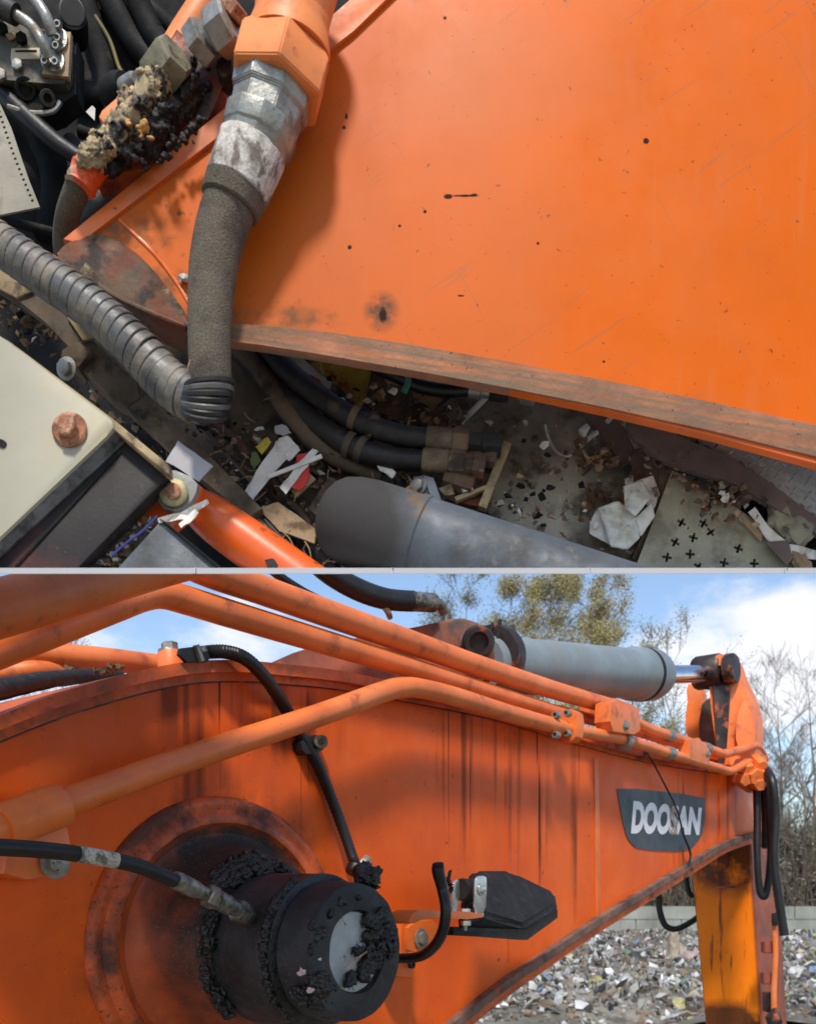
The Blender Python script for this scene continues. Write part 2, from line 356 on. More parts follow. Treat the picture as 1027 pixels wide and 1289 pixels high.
m_deck = M('oily_grey_deck', L(172, 166, 149), .55, var=.16, vs=7, layers=[
    dict(c=L(72, 56, 40), s=6, lo=.5, hi=.66, amt=.85), dict(c=L(200, 192, 176), s=75, lo=.63, hi=.67, rg=.9), dict(c=L(74, 60, 44), s=9, lo=.52, hi=.58, d=9, r=.75, amt=.8), dict(c=L(50, 44, 36), s=24, lo=.55, hi=.66, amt=.7), dict(c=L(150, 142, 124), s=170, lo=.64, hi=.7, amt=.7)], bump=.3, bs=80)
m_step = M('grey_green_step_plate', L(160, 156, 134), .55, var=.15, vs=10, layers=[
    dict(c=L(84, 60, 50), s=10, blobs=[(P(860, 642, 1.2), (.045, .5, .028))], e=.4, b1=.4, solid=1), dict(c=L(190, 178, 146), s=70, lo=.6, hi=.66, amt=.7), dict(c=L(90, 82, 64), s=18, lo=.5, hi=.62, amt=.6)], bump=.25, bs=90)
m_diam = M('diamond_plate_grey', L(168, 168, 160), .5, metal=.2, var=.2, vs=16, layers=[
    dict(c=L(200, 198, 190), s=60, lo=.6, hi=.66), dict(c=L(96, 78, 60), s=14, lo=.54, hi=.66, amt=.7)], bump=.3, bs=150)
m_strip = M('brown_rubber_mat', L(116, 98, 90), .8, var=.15, vs=20, layers=[dict(c=L(110, 98, 84), s=50, lo=.6, hi=.7, amt=.5)], bump=.4, bs=250)
m_white = M('white_scrap', L(214, 210, 202), .8, var=.08, vs=40, layers=[dict(c=L(150, 134, 110), s=30, lo=.52, hi=.66, amt=.7)], bump=.3)
m_foam = M('crumpled_white_foam', L(206, 206, 196), .85, var=.1, vs=60, layers=[dict(c=L(176, 158, 126), s=30, lo=.52, hi=.64, amt=.7), dict(c=L(90, 80, 66), s=120, lo=.64, hi=.7)], bump=1, bs=140)
m_lilac = M('pale_lilac_paper', L(176, 172, 176), .7, var=.06, bump=.1)
m_yellow = M('faded_yellow_bag', L(176, 150, 52), .6, var=.12, vs=30, layers=[dict(c=L(130, 76, 30), s=24, lo=.52, hi=.6), dict(c=L(196, 190, 140), s=30, lo=.6, hi=.7, o=4)], bump=.7, bs=60)
m_red = M('red_wrapper', L(196, 38, 24), .5, var=.1, bump=.3)
m_leaf = M('dry_leaf_brown', L(104, 78, 52), .85, var=.3, bump=.4)
m_tan = M('tan_cardboard', L(166, 140, 108), .85, var=.15, layers=[dict(c=L(100, 80, 58), s=40, lo=.5, hi=.62)], bump=.4)
m_green = M('teal_tape', L(84, 150, 130), .5)
m_bluewire = M('blue_wire', L(50, 56, 120), .5)
m_ledge = M('pale_grey_ledge_paint', L(176, 176, 178), .7, var=.02, vs=4, bump=.03)
m_ledgej = M('ledge_joint_paint', L(205, 205, 206), .7, var=.02, bump=0)
m_burnt = M('burnt_black_grease', L(34, 28, 24), .7, var=.4, vs=50, layers=[dict(c=L(100, 62, 36), s=60, lo=.58, hi=.68, amt=.7), dict(c=L(150, 128, 94), s=140, lo=.66, hi=.72, amt=.8)], bump=1, bs=160)
m_putty = M('charred_beige_putty', L(176, 156, 120), .75, var=.2, vs=60, layers=[dict(c=L(40, 34, 30), s=55, lo=.50, hi=.58, rg=.6), dict(c=L(200, 120, 50), s=25, lo=.62, hi=.7, amt=.6)], bump=.8, bs=160)
m_orburn = M('orange_with_burnt_grease', L(196, 88, 38), .5, var=.15, layers=[
    dict(c=L(52, 40, 32), s=24, lo=.36, hi=.5, blobs=[(P(225, 120, .98), (.06, .3, .075))], e=.4, es=30, b1=.5, rg=.6),dict(c=L(58, 40, 32), s=22, lo=.45, hi=.58, rg=.8), dict(c=DUST, s=60, lo=.58, hi=.7, amt=.5)], bump=.4, bs=150)
m_salmon = M('pale_orange_paint', L(236, 138, 72), .5, var=.08, vs=12, layers=[dict(c=L(190, 92, 46), s=40, lo=.56, hi=.68, amt=.6), dict(c=L(150, 84, 56), s=120, lo=.66, hi=.7, amt=.7)], bump=.15, bs=100)  # paler salmon orange with darker flecks
m_perf = M('dusty_perforated_plate', L(150, 144, 128), .7, var=.12, vs=12, layers=[dict(c=L(96, 84, 66), s=20, lo=.52, hi=.66, amt=.7)], bump=.3)
m_label = M('brass_label_plate', L(182, 166, 140), .5, var=.1)
# the machine below the ledge
BC = BP(285, 1185)
m_boom = M('boom_side_paint', (.86, .125, .008), .42, var=.05, vs=2.2, bump=.05, bs=20, spec=.18, layers=[
    dict(c=(.66, .088, .012), s=1.6, lo=.42, hi=.62, amt=.8),
    dict(c=(.80, .20, .06), s=3, st=(1, 1, .5), lo=.52, hi=.72, o=2, amt=.5, rg=.6),
    dict(c=(.16, .035, .014), s=16, st=(1, 1, .05), lo=.52, hi=.66, r=.5, d=4, blobs=[(BP(270, 910), (.10, .10, .42)), (BP(255, 1000), (.07, .1, .3)), (BP(590, 960), (.18, .22, .34)), (BP(665, 1000), (.14, .18, .42)), (BP(730, 1020), (.08, .1, .5)), (BP(905, 1000), (.25, .3, .5)), (BP(310, 900), (.4, .5, .12))], b1=.5, amt=.8, rg=.7),
    dict(c=(.05, .012, .006), s=45, st=(1, 1, .02), lo=.60, hi=.66, r=.5, d=3, o=4, blobs=[(BP(262, 930), (.09, .1, .38)), (BP(590, 960), (.16, .2, .34)), (BP(665, 1010), (.12, .15, .45)), (BP(738, 1040), (.05, .1, .5)), (BP(380, 1000), (.1, .1, .3)), (BP(850, 1030), (.12, .2, .3))], b1=.4, rg=.7),
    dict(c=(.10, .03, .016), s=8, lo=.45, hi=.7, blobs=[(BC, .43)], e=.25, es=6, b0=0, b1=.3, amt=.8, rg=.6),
    dict(c=(.035, .012, .008), s=150, lo=.71, hi=.74, d=2), dict(c=(.05, .02, .012), s=25, lo=.66, hi=.72, amt=.8)])
m_rim = M('boss_ring_paint', (.62, .10, .016), .45, var=.2, vs=14, layers=[
    dict(c=(.05, .022, .014), s=9, lo=.43, hi=.62, amt=.9, rg=.7), dict(c=(.02, .014, .012), s=120, lo=.58, hi=.64, amt=.7)], bump=.4, bs=200)
m_boss = M('boss_greasy_orange', (.46, .075, .014), .5, var=.2, vs=10, layers=[
    dict(c=(.022, .016, .013), s=8, blobs=[(BC+BNORM*.05+Vector((.02, 0, .05)), .262)], e=.45, es=16, b0=-.12, b1=.22, solid=1, rg=.6),
    dict(c=(.30, .10, .04), s=220, lo=.60, hi=.66, d=2, amt=.6)], bump=.7, bs=200)
m_topfl = M('boom_top_flange_paint', (.70, .12, .018), .6, var=.2, vs=8, layers=[
    dict(c=(.26, .12, .07), s=40, lo=.5, hi=.66, amt=.7, rg=.9), dict(c=(.05, .016, .01), s=7, st=(1, 1, 1), lo=.56, hi=.66, amt=.9)], bump=.4, bs=120)
m_botfl = M('boom_bottom_flange_grime', (.17, .10, .075), .85, var=.3, vs=10, layers=[dict(c=(.44, .10, .03), s=14, lo=.53, hi=.66, amt=.7), dict(c=(.03, .02, .014), s=60, lo=.6, hi=.68)], bump=.6, bs=160)
m_pipe = M('orange_steel_line', (.84, .19, .036), .42, var=.10, vs=6, layers=[
    dict(c=(.86, .30, .11), s=5, st=(1, 1, 1), lo=.5, hi=.7, amt=.5, rg=.6), dict(c=(.30, .06, .02), s=12, lo=.58, hi=.7, amt=.7), dict(c=(.08, .03, .015), s=110, lo=.66, hi=.70, rg=.8)], bump=.08, bs=60, spec=.6)
m_soot = M('orange_line_sooty', (.46, .11, .04), .5, var=.15, vs=8, layers=[dict(c=(.04, .02, .015), s=5, lo=.46, hi=.6, amt=.9, rg=.7)], bump=.1)
m_hub = M('pin_hub_oily_black', (.036, .036, .039), .55, spec=.4, var=.3, vs=9, layers=[
    dict(c=(.11, .09, .08), s=240, lo=.60, hi=.66, d=2, amt=.7, rg=.9), dict(c=(.014, .012, .012), s=6, lo=.45, hi=.6, amt=.8), dict(c=(.10, .05, .03), s=16, lo=.62, hi=.72, amt=.6)], bump=1, bs=60)
m_grease = M('caked_black_grease', (.018, .016, .015), .34, var=.4, vs=40, layers=[dict(c=(.09, .06, .045), s=70, lo=.60, hi=.68, amt=.8, rg=.8)], bump=1, bs=130)
m_pin = M('pin_end_pale_steel', (.42, .44, .44), .5, metal=.1, var=.1, vs=20, layers=[dict(c=(.04, .03, .025), s=26, lo=.60, hi=.64), dict(c=(.30, .18, .10), s=18, lo=.56, hi=.66, amt=.8)], bump=.3)
m_fit = M('greasy_hose_fitting', (.26, .24, .20), .38, metal=.6, var=.3, vs=40, layers=[dict(c=(.05, .04, .03), s=35, lo=.5, hi=.62, amt=.8)], bump=.4)
m_lamp = M('matte_black_plastic', (.014, .0135, .013), .62, spec=.3, var=.2, vs=20, layers=[dict(c=(.06, .055, .05), s=30, lo=.55, hi=.72, amt=.5), dict(c=(.14, .10, .07), s=260, lo=.66, hi=.7, d=2, amt=.6)], bump=.5, bs=350)
m_lampor = M('bracket_orange_paint', (.78, .16, .03), .4, var=.08, bump=.05)
m_decal = M('slate_decal', (.045, .062, .078), .5, var=.12, vs=7, layers=[dict(c=(.10, .07, .05), s=6, st=(1, 1, .2), lo=.56, hi=.7, amt=.6)], bump=0)
m_letter = M('white_decal_lettering', (.74, .73, .74), .5, var=.06, layers=[dict(c=(.34, .22, .14), s=30, lo=.4, hi=.5, blobs=[(BP(847, 1030), (.03, .3, .2))], b1=.3)], bump=0)
m_barrel = M('cylinder_barrel_grey_blue', (.21, .25, .265), .42, var=.12, vs=5, layers=[dict(c=(.32, .30, .24), s=5, lo=.52, hi=.68, amt=.5), dict(c=(.07, .06, .05), s=40, lo=.62, hi=.72, amt=.7)], bump=.05)
m_chrome = M('chromed_rod', (.62, .62, .70), .14, metal=1, var=.03, bump=0)
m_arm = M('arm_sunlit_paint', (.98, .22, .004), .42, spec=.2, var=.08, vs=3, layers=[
    dict(c=(.10, .03, .01), s=22, st=(1, 1, .12), lo=.56, hi=.64, r=.6, amt=.8), dict(c=(.05, .02, .012), s=5, lo=.36, hi=.5, blobs=[(P(925, 1080, 5.2), (.3, .6, .24)), (P(930, 1290, 5.2), (.4, .6, .14))], e=.4, es=8, b1=.4, amt=.9),  # upper blob paints the boom's cast shadow; lower blob is a stain
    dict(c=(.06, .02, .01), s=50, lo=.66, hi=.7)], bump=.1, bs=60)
m_armside = M('arm_side_shaded_paint', (.33, .075, .035), .55, var=.2, vs=4, layers=[dict(c=(.10, .05, .04), s=6, lo=.5, hi=.66, amt=.7)], bump=.2)  # darker copy of the arm paint; the side's shade is in the colour
m_lug = M('lug_black_oiled', (.03, .02, .017), .5, var=.4, vs=10, layers=[dict(c=(.40, .09, .03), s=12, lo=.54, hi=.64)], bump=.3)
m_trunk = M('tree_bark', (.20, .17, .14), .9, var=.3, vs=2, bump=.3, bs=10)
m_twig = M('bare_twig', (.27, .225, .18), .9, var=.3, vs=2, bump=0)
m_fol = M('autumn_foliage', (.34, .31, .13), .8, var=.3, vs=.8, col2=(.30, .23, .12), bump=0)
m_fol2 = M('olive_foliage', (.28, .28, .16), .8, var=.3, vs=.8, bump=0)
m_brush = M('dead_brush', (.17, .14, .10), .9, var=.3, vs=1, bump=0)
m_conc = M('concrete_panel', (.30, .31, .27), .9, var=.15, vs=.6, layers=[dict(c=(.16, .16, .13), s=1, st=(1, 1, .3), lo=.5, hi=.7, amt=.7)], bump=.3, bs=3)
m_ground = M('dirt_ground', (.20, .175, .135), .95, var=.3, vs=.4, layers=[dict(c=(.10, .09, .07), s=1.5, lo=.5, hi=.6), dict(c=(.34, .32, .28), s=4, lo=.6, hi=.66)], bump=.8, bs=6)
TR = [M('litter_'+n, c, .7, var=.25, vs=1.5, bump=.3, bs=8) for n, c in (('white', (.60, .59, .57)), ('grey', (.26, .25, .23)), ('brown', (.20, .14, .09)), ('beige', (.36, .30, .22)), ('black', (.04, .038, .036)), ('pale', (.38, .37, .33)),
      ('yellow', (.50, .46, .20)), ('blue', (.20, .28, .42)), ('pink', (.46, .33, .32)), ('green', (.16, .24, .17)))]

# ------------------------------------------------------------------ ground, wall, trees, litter
g = new(); a = [g.verts.new(v) for v in ((-900, -60, 0), (900, -60, 0), (900, 1500, 0), (-900, 1500, 0))]; g.faces.new(a)
o = obj('ground', g, m_ground); o['kind'] = 'structure'

WY = 60.0                                 # concrete wall, two courses of panels
wall = thing('concrete_wall', 'low wall of pale grey concrete panels in two courses behind the litter field', 'wall', (15, WY, 0))
pz = 0
for row_, (z0, z1) in enumerate(((0, .93), (.96, 1.78))):
    x = -20.0 + (1.4 if row_ else 0)
    while x < 42:
        bm = new(); box(bm, Vector((x+1.42, WY, (z0+z1)/2)), Vector((1, 0, 0)), Vector((0, 1, 0)), Vector((0, 0, 1)), 1.40, .12, (z1-z0)/2, .02)
        obj('panel', bm, m_conc, wall); x += 2.86
bm = new(); box(bm, Vector((11, WY+.04, .89)), Vector((1, 0, 0)), Vector((0, 1, 0)), Vector((0, 0, 1)), 31, .06, .86); obj('mortar_core', bm, TR[1], wall)

def leafquad(bm, c, s):
    n = Vector((random.gauss(0, 1), random.gauss(0, 1), random.gauss(0, 1))).normalized()
    t = n.orthogonal().normalized(); b = n.cross(t); q = random.random()*3; t, b = t*math.cos(q)+b*math.sin(q), b*math.cos(q)-t*math.sin(q)
    face(bm, [bm.verts.new(c+t*s), bm.verts.new(c+b*s*.6), bm.verts.new(c-t*s), bm.verts.new(c-b*s*.6)])
def tree(name, x, y, h, lean, spread, leaves, lsize, mleaf, label, cat, group=None, depth=5, start=.18, r0=.16, bark=None, droop=.1, wid=1):
    root = thing(name, label, cat, (x, y, 0), group)
    tb = new(); lb = new(); base = Vector((x, y, 0)); tips = []
    def br(p, d, l, r, k):
        q = [(p, r)]; pp = p; dd = d; n = 3
        for i in range(n):
            dd = (dd + Vector((random.gauss(0, .12), random.gauss(0, .12), random.gauss(.03, .06)))).normalized()
            pp = pp + dd*l/n; q.append((pp, r*(1-.45*(i+1)/n)))
        sweep(tb, [(a_, max(b_, .016 if leaves else .007)) for a_, b_ in q], 4 if k > 1 else 6, caps=False)
        if k >= depth-2: tips.append(pp)
        if k >= depth: return
        for j in range(random.randint(2, 4) if k else 3):
            s_ = random.randint(1, n); pj = q[s_][0]
            dj = (dd + Vector((random.gauss(0, spread), random.gauss(0, spread), random.gauss(.12-droop, .25)))).normalized()
            br(pj, dj, l*random.uniform(.58, .82), q[s_][1]*.66, k+1)
    # a leader that carries limbs all the way up
    q = []; n = 9
    for i in range(n+1):
        t = i/n; q.append((base + Vector((lean*t*h*.2 + random.gauss(0, .012*h*t), random.gauss(0, .01*h*t), h*.86*t)), r0*(1-.9*t)+.015))
    q[0] = (base, r0*1.3); sweep(tb, q, 8)
    for i in range(1, n+1):
        if i/n < start: continue
        for j in range(3):
            an = random.random()*6.28; up = .55+.5*i/n
            br(q[i][0], Vector((math.cos(an), math.sin(an), up)).normalized(), h*.17*wid*(1.25-.7*i/n)*random.uniform(.7, 1.25), q[i][1]*.55, 2)
    obj('trunk', tb, bark or m_trunk, root, recalc=False)
    if leaves:
        random.shuffle(tips); per = max(1, leaves//max(1, len(tips)))
        for t in tips:
            if random.random() < .14: continue
            for _ in range(per):
                leafquad(lb, t + Vector((random.gauss(0, .2), random.gauss(0, .2), random.gauss(0, .24)))*(h/18), lsize*random.uniform(.5, 1.2))
        obj('crown', lb, mleaf, root, recalc=False)
    return root
def TX(px, Y): return (px-CX)/F*Y
def TH(py, Y): return H + (HZ-py)/F*Y
for i, (px, top, Y, mt, lab) in enumerate((
        (592, 724, 84, m_fol2, 'thin pale poplar leftmost of the row above the hydraulic cylinder'),
        (650, 730, 82, m_fol, 'yellow-green poplar above the black clip of the hydraulic cylinder'),
        (697, 726, 80, m_fol, 'tall yellow-green poplar rising above the middle of the grey cylinder'),
        (752, 722, 83, m_fol, 'tallest and rightmost poplar of the row above the grey cylinder'))):
    tree('poplar_tree', TX(px, Y), Y, TH(top, Y)*1.04, 0, .34, [15000, 40000, 36000, 42000][i], .092, mt, lab, 'tree', 'poplars behind the wall', depth=5, start=.3, wid=.72)
tree('poplar_tree', TX(838, 88), 88, TH(787, 88), 0, .35, 9000, .09, m_fol2, 'olive-leaved tree showing just above the bright cylinder rod', 'tree', depth=5, start=.3)
tree('poplar_tree', TX(806, 92), 92, TH(868, 92), 0, .4, 7000, .09, m_fol2, 'shorter tree seen below the cylinder between barrel and boom lines', 'tree', depth=5, start=.3)
tree('poplar_tree', TX(62, 70), 70, TH(786, 70), 0, .4, 5000, .08, m_fol2, 'far tree top peeping out under the thick line at the left', 'tree', depth=5, start=.3)
for i, (px, top, Y, lab) in enumerate((
        (985, 850, 66, 'tall bare tree right of the arm with spreading grey branches'),
        (1030, 835, 70, 'bare tree at the right border of the view'),
        (952, 905, 72, 'slender bare tree standing close behind the hanging hoses'),
        (968, 960, 64, 'short bushy bare tree between the hoses and the tall grey one'),
        (1008, 930, 63, 'low bare tree with thick trunk just behind the wall'))):
    tree('bare_tree', TX(px, Y), Y, TH(top, Y), random.uniform(-.2, .2), .38, 0, 0, None, lab, 'tree', 'bare trees behind the wall', depth=6, start=.15, r0=.2, bark=m_twig, droop=.05)
bm = new()                                # undergrowth behind the wall
for i in range(8000):
    Y = random.uniform(61.5, 72); px = random.uniform(560, 1120)
    x = TX(px, Y); hh = random.uniform(2.4, 8.8)*(.75+.5*noise.noise(Vector((x*.2, 0, 3))))
    p = Vector((x, Y, 0)); q = [(p, .03)]
    for k in range(3): p = p + Vector((random.gauss(0, .25), random.gauss(0, .2), hh/3)); q.append((p, .028*(1-k*.3)))
    sweep(bm, q, 3, caps=False)
for i in range(26000):
    Y = random.uniform(61, 72); px = random.uniform(540, 1130); x = TX(px, Y)
    leafquad(bm, Vector((x, Y, random.random()**1.3*7.5*(.75+.6*noise.noise(Vector((x*.2, 0, 3)))))), random.uniform(.06, .2))
tag(obj('undergrowth', bm, m_brush, recalc=False), 'tangle of dry brown brush growing behind the concrete wall', 'brush', kind='stuff')

def gz(x, y): return .35*noise.noise(Vector((x*.12, y*.12, 0))) + .22*noise.noise(Vector((x*.4, y*.4, 2))) + .12*noise.noise(Vector((x*1.1, y*1.1, 5)))
bm = new(); gx = [i*.8-14 for i in range(70)]; gy = [17+j*.9 for j in range(48)]; vv = [[bm.verts.new((x, y, .25+gz(x, y)*1.3)) for x in gx] for y in gy]
for j in range(len(gy)-1):
    for i in range(len(gx)-1): bm.faces.new((vv[j][i], vv[j][i+1], vv[j+1][i+1], vv[j+1][i]))
o = obj('landfill_terrain', bm, m_ground, ang=80); o['kind'] = 'structure'
bm = new(); wts = [19, 14, 18, 15, 20, 15, 2.0, 2.0, 1.2, 1.2]
for i in range(25000):
    Y = 17.5 + 41*random.random()**.9; x = random.uniform(-.1, .52)*Y + random.uniform(-2, 2)
    s = random.uniform(.03, .105)*(1+1.1*(random.random() < .12)); z = .25 + gz(x, Y)*1.3
    f0 = len(bm.faces); flake(bm, Vector((x, Y, z+s*.5)), s, th=s*random.choice((.03, .06, .25)), tilt=1.5, n=random.randint(4, 6)); bm.faces.ensure_lookup_table()
    mi = random.choices(range(10), wts)[0]
    for f in bm.faces[f0:]: f.material_index = mi
for i in range(900):
    Y = 18.5 + 36*random.random(); x = random.uniform(-.05, .5)*Y
    s = random.uniform(.10, .24)*(.6+Y/60); z = .25 + gz(x, Y)*1.3; f0 = len(bm.faces)
    flake(bm, Vector((x, Y, z+s*.45)), s, th=s*.05, tilt=1.5, n=random.randint(5, 8)); bm.faces.ensure_lookup_table()
    mi = random.choices(range(10), [36, 6, 8, 8, 14, 12, 5, 6, 4, 3])[0]
    for f in bm.faces[f0:]: f.material_index = mi
tag(obj('litter_field', bm, TR, ang=20), 'field of mixed shredded rubbish covering the ground before the wall', 'litter', kind='stuff')
def sack(name, px, py, sx, sz, mi, lab, cat):
    Y = H*F/(py-HZ)*.93; bm = new(); s = Y/F
    lump(bm, P(px, py, Y), sx*s, sx*s*.6, sz*s, .45, 3, 1.8, seed=px*.1); tag(obj(name, bm, TR[mi], ang=60), lab, cat)
sack('plastic_sack', 868, 1212, 15, 13, 8, 'pink and white plastic sack just left of the arm', 'sack')
sack('plastic_sack', 846, 1206, 26, 10, 3, 'wide beige sack lying left of the pink sack', 'sack')
sack('plastic_sack', 805, 1215, 17, 12, 4, 'black torn sack among the pale litter below the wall', 'sack')
sack('tarp_scrap', 640, 1257, 22, 9, 9, 'green tarpaulin scrap beside the boom edge', 'tarp')
sack('plastic_sack', 716, 1211, 9, 5, 6, 'yellow sack farthest left under the boom edge', 'sack')
sack('plastic_sack', 728, 1243, 6, 6, 6, 'small yellow sack in the middle of the litter', 'sack')
sack('plastic_sack', 782, 1228, 9, 6, 0, 'white sack to the right of the small yellow one', 'sack')
sack('plastic_sack', 864, 1236, 6, 6, 7, 'blue sack beneath the pink one', 'sack')
sack('plastic_sack', 825, 1247, 6, 5, 7, 'lighter blue sack at the centre of the litter heap', 'sack')
sack('plastic_sack', 876, 1268, 16, 17, 3, 'large tan sack at the foot of the sunny arm', 'sack')
sack('plastic_sack', 1000, 1225, 10, 6, 0, 'white sack right of the arm below the wall', 'sack')

# ================================================================== LOWER VIEW: the boom and its fittings
CUT = 'low'
boom = thing('excavator_boom', 'long orange excavator boom seen from its side with streaked grimy paint and a slate decal', 'boom', BP(500, 1285))
topc = [(-60, 932), (0, 908), (60, 885), (120, 866), (180, 850), (240, 839), (300, 837), (360, 842), (430, 850), (520, 868), (620, 890), (720, 922), (800, 945), (880, 960), (962, 972)]
botc = [(960, 1046), (940, 1051), (914, 1060), (887, 1076), (825, 1114), (780, 1141), (740, 1166), (685, 1203), (634, 1238), (569, 1290), (480, 1365)]
side = resample([(Vector((p[0], p[1], 0)), 0) for p in topc], 3); side = [(p[0].x, p[0].y) for p in side]
bb = resample([(Vector((p[0], p[1], 0)), 0) for p in botc], 3); bb = [(p[0].x, p[0].y) for p in bb]
bm = new(); slab(bm, [BP(x, y) for x, y in side + bb + [(300, 1420), (-60, 1420)]], -BNORM*.012); obj('side_plate', bm, m_boom, boom)
bm = new(); slab(bm, [BP(x, y) - BNORM*.42 for x, y in side + bb + [(300, 1420), (-60, 1420)]], -BNORM*.012); obj('side_plate', bm, m_boom, boom, label='far side plate of the boom')
def strip(bm, line, w0, w1, off, th, dn=0):
    """band that follows a line of (px,py): from py+w0 to py+w1, proud of the plate by off, th metres thick"""
    pr = []
    for i, (x, y) in enumerate(line):
        a_ = BP(x, y+w0*(BY(300)/BY(x)), off); b_ = BP(x, y+w1*(BY(300)/BY(x)), off)
        pr.append([bm.verts.new(v) for v in (a_, b_, b_ - BNORM*th, a_ - BNORM*th)])
    for i in range(len(pr)-1):
        for j in range(4): face(bm, (pr[i][j], pr[i][(j+1) % 4], pr[i+1][(j+1) % 4], pr[i+1][j]))
    face(bm, pr[0]); face(bm, pr[-1][::-1])
bm = new(); strip(bm, side, -6, 9, .030, .47); obj('top_flange', bm, m_topfl, boom, ang=30)
bm = new(); strip(bm, side, 9, 20, .012, .012); obj('top_weld_bead', bm, m_topfl, boom, ang=30)
bm = new(); strip(bm, side, 20.5, 22, .004, .004); obj('top_weld_bead', bm, m_lug, boom, ang=30)
bm = new(); strip(bm, bb, 0, 15, .030, .47); obj('bottom_flange', bm, m_botfl, boom, ang=30)
bm = new(); strip(bm, [(x, y) for x, y in bb], 15.5, 30, .018, .45); obj('bottom_lip', bm, m_topfl, boom, ang=30)
# slightly proud doubler panels with weld edges on the far part
bm = new(); bsl(bm, [(748, 955), (753, 955), (757, 1165), (752, 1168)], .004, .004, .0005); obj('weld_seam', bm, m_lampor, boom)
bm = new(); bsl(bm, [(905, 972), (955, 980), (955, 1050), (907, 1076)], .006, .006, .001); obj('nose_doubler', bm, m_boom, boom)
bm = new(); bsl(bm, [(636, 915), (639, 915), (641, 1210), (638, 1212)], .002, .002, .0004); obj('weld_seam', bm, m_boom, boom)
# cast boss: oval dish with a rolled rim
def ring_pts(cx, rad, off, n=64, sx=1.12):
    return [cx + BD*(math.cos(2*math.pi*i/n)*rad*sx) + Vector((0, 0, math.sin(2*math.pi*i/n)*rad)) + BNORM*off for i in range(n)]
def dish(bm, prof, n=64, cap=True):
    rs = [[bm.verts.new(p) for p in ring_pts(BC, r, o_, n)] for r, o_ in prof]
    for i in range(len(rs)-1):
        for j in range(n): face(bm, (rs[i][j], rs[i][(j+1) % n], rs[i+1][(j+1) % n], rs[i+1][j]))
    if cap: face(bm, rs[-1])
bm = new(); dish(bm, [(.322, -.002), (.320, .006), (.313, .012), (.305, .014), (.297, .011), (.290, .010), (.284, .014), (.272, .02), (.262, .018), (.255, .008)], cap=False); obj('boss_rim', bm, m_rim, boom)
bm = new(); dish(bm, [(.258, .010), (.240, .002), (.228, .006), (.212, .03), (.198, .065), (.188, .10), (.180, .125), (.165, .135)], cap=True); obj('boss_disc', bm, m_boss, boom)
# decal and lettering
bm = new(); bsl(bm, chaikin([(777, 990), (887, 1003), (888, 1012), (886, 1046), (878, 1060), (866, 1073), (803, 1070), (792, 1060), (786, 1046), (778, 1002)], 1), .0035, .003, 0)
dec = obj('decal', bm, m_decal, boom)
cu = bpy.data.curves.new('t', 'FONT'); cu.body = 'DOOSAN'; cu.offset = .055; cu.space_character = .96; cu.resolution_u = 4
to = bpy.data.objects.new('t', cu); sc.collection.objects.link(to); bpy.context.view_layer.update()
me = bpy.data.meshes.new_from_object(to.evaluated_get(bpy.context.evaluated_depsgraph_get())); bpy.data.objects.remove(to)
xs = [v.co.x for v in me.vertices]; ys = [v.co.y for v in me.vertices]; x0, x1, y0, y1 = min(xs), max(xs), min(ys), max(ys)
bm = new(); bm.from_mesh(me); bpy.data.meshes.remove(me)
for v in bm.verts:
    s = (v.co.x-x0)/(x1-x0); t = (v.co.y-y0)/(y1-y0)
    px = (794+(880-794)*s) + 3.5*(t-.0); py = (1050*(1-s)+1052*s)*(1-t) + (1008*(1-s)+1017*s)*t
    v.co = BP(px, py, .0045)
obj('lettering', bm, m_letter, dec, recalc=False)
for (px, py, r) in ((346, 905, 3), (207, 1022, 2)): pass

# ---- steel lines along the boom
def pipe_thing(label, path, off, mat=m_pipe, parts=(), segs=20, group='orange hydraulic lines along the boom'):
    root = thing('hydraulic_line', label, 'hydraulic line', BP(path[len(path)//2][0], path[len(path)//2][1], off), group)
    bm = new(); tube(bm, BT(path, off), segs, 8); obj('steel_tube', bm, mat, root)
    return root
A = pipe_thing('orange line nearest the camera, rising from the left to a bend above the lamp cable', [(-60, 1066, 23), (0, 1042, 22), (75, 1014, 20), (200, 968, 17.5), (300, 934, 16), (400, 901, 14.5), (480, 872, 13.5), (505, 866, 13), (530, 867, 12.5), (575, 878, 12), (640, 898, 10.8), (714, 918, 9.4)], .10)
B = pipe_thing('middle orange line that kinks at the top left and turns sooty behind the bend', [(-60, 838, 27), (0, 816, 25), (80, 786, 23), (150, 760, 21), (182, 750, 19), (205, 748, 18.5), (235, 756, 18), (300, 776, 17.2), (420, 812, 15), (520, 842, 13), (620, 873, 11), (712, 901, 9)], .04)
C = pipe_thing('thickest orange line crossing the upper left corner under the ledge', [(-60, 783, 37), (0, 766, 36), (100, 738, 33), (190, 712, 30), (240, 700, 28)], .16)
D = pipe_thing('topmost orange line coming down from the ledge toward the clamp blocks', [(200, 690, 21), (262, 719, 20), (330, 743, 18.5), (420, 775, 17), (520, 810, 15), (600, 838, 13.5), (700, 870, 11.3), (782, 893, 9.5)], .05)
E = thing('hydraulic_line', 'orange line behind the thick ones at far left above the boom edge', 'hydraulic line', P(80, 826, 2.6), 'orange hydraulic lines along the boom')
bm = new(); tube(bm, PT([(-60, 820, 2.4, 15), (40, 823, 2.5, 15), (120, 829, 2.6, 15), (200, 838, 2.8, 14), (300, 850, 3.0, 13)]), 18); obj('steel_tube', bm, m_pipe, E)
G = thing('hydraulic_line', 'short orange line end lowest at far left beneath the other lines', 'hydraulic line', P(0, 850, 2.45), 'orange hydraulic lines along the boom')
bm = new(); tube(bm, PT([(-60, 862, 2.35, 13), (0, 848, 2.45, 12), (50, 843, 2.5, 12), (100, 846, 2.6, 11)]), 16); obj('steel_tube', bm, m_pipe, G)
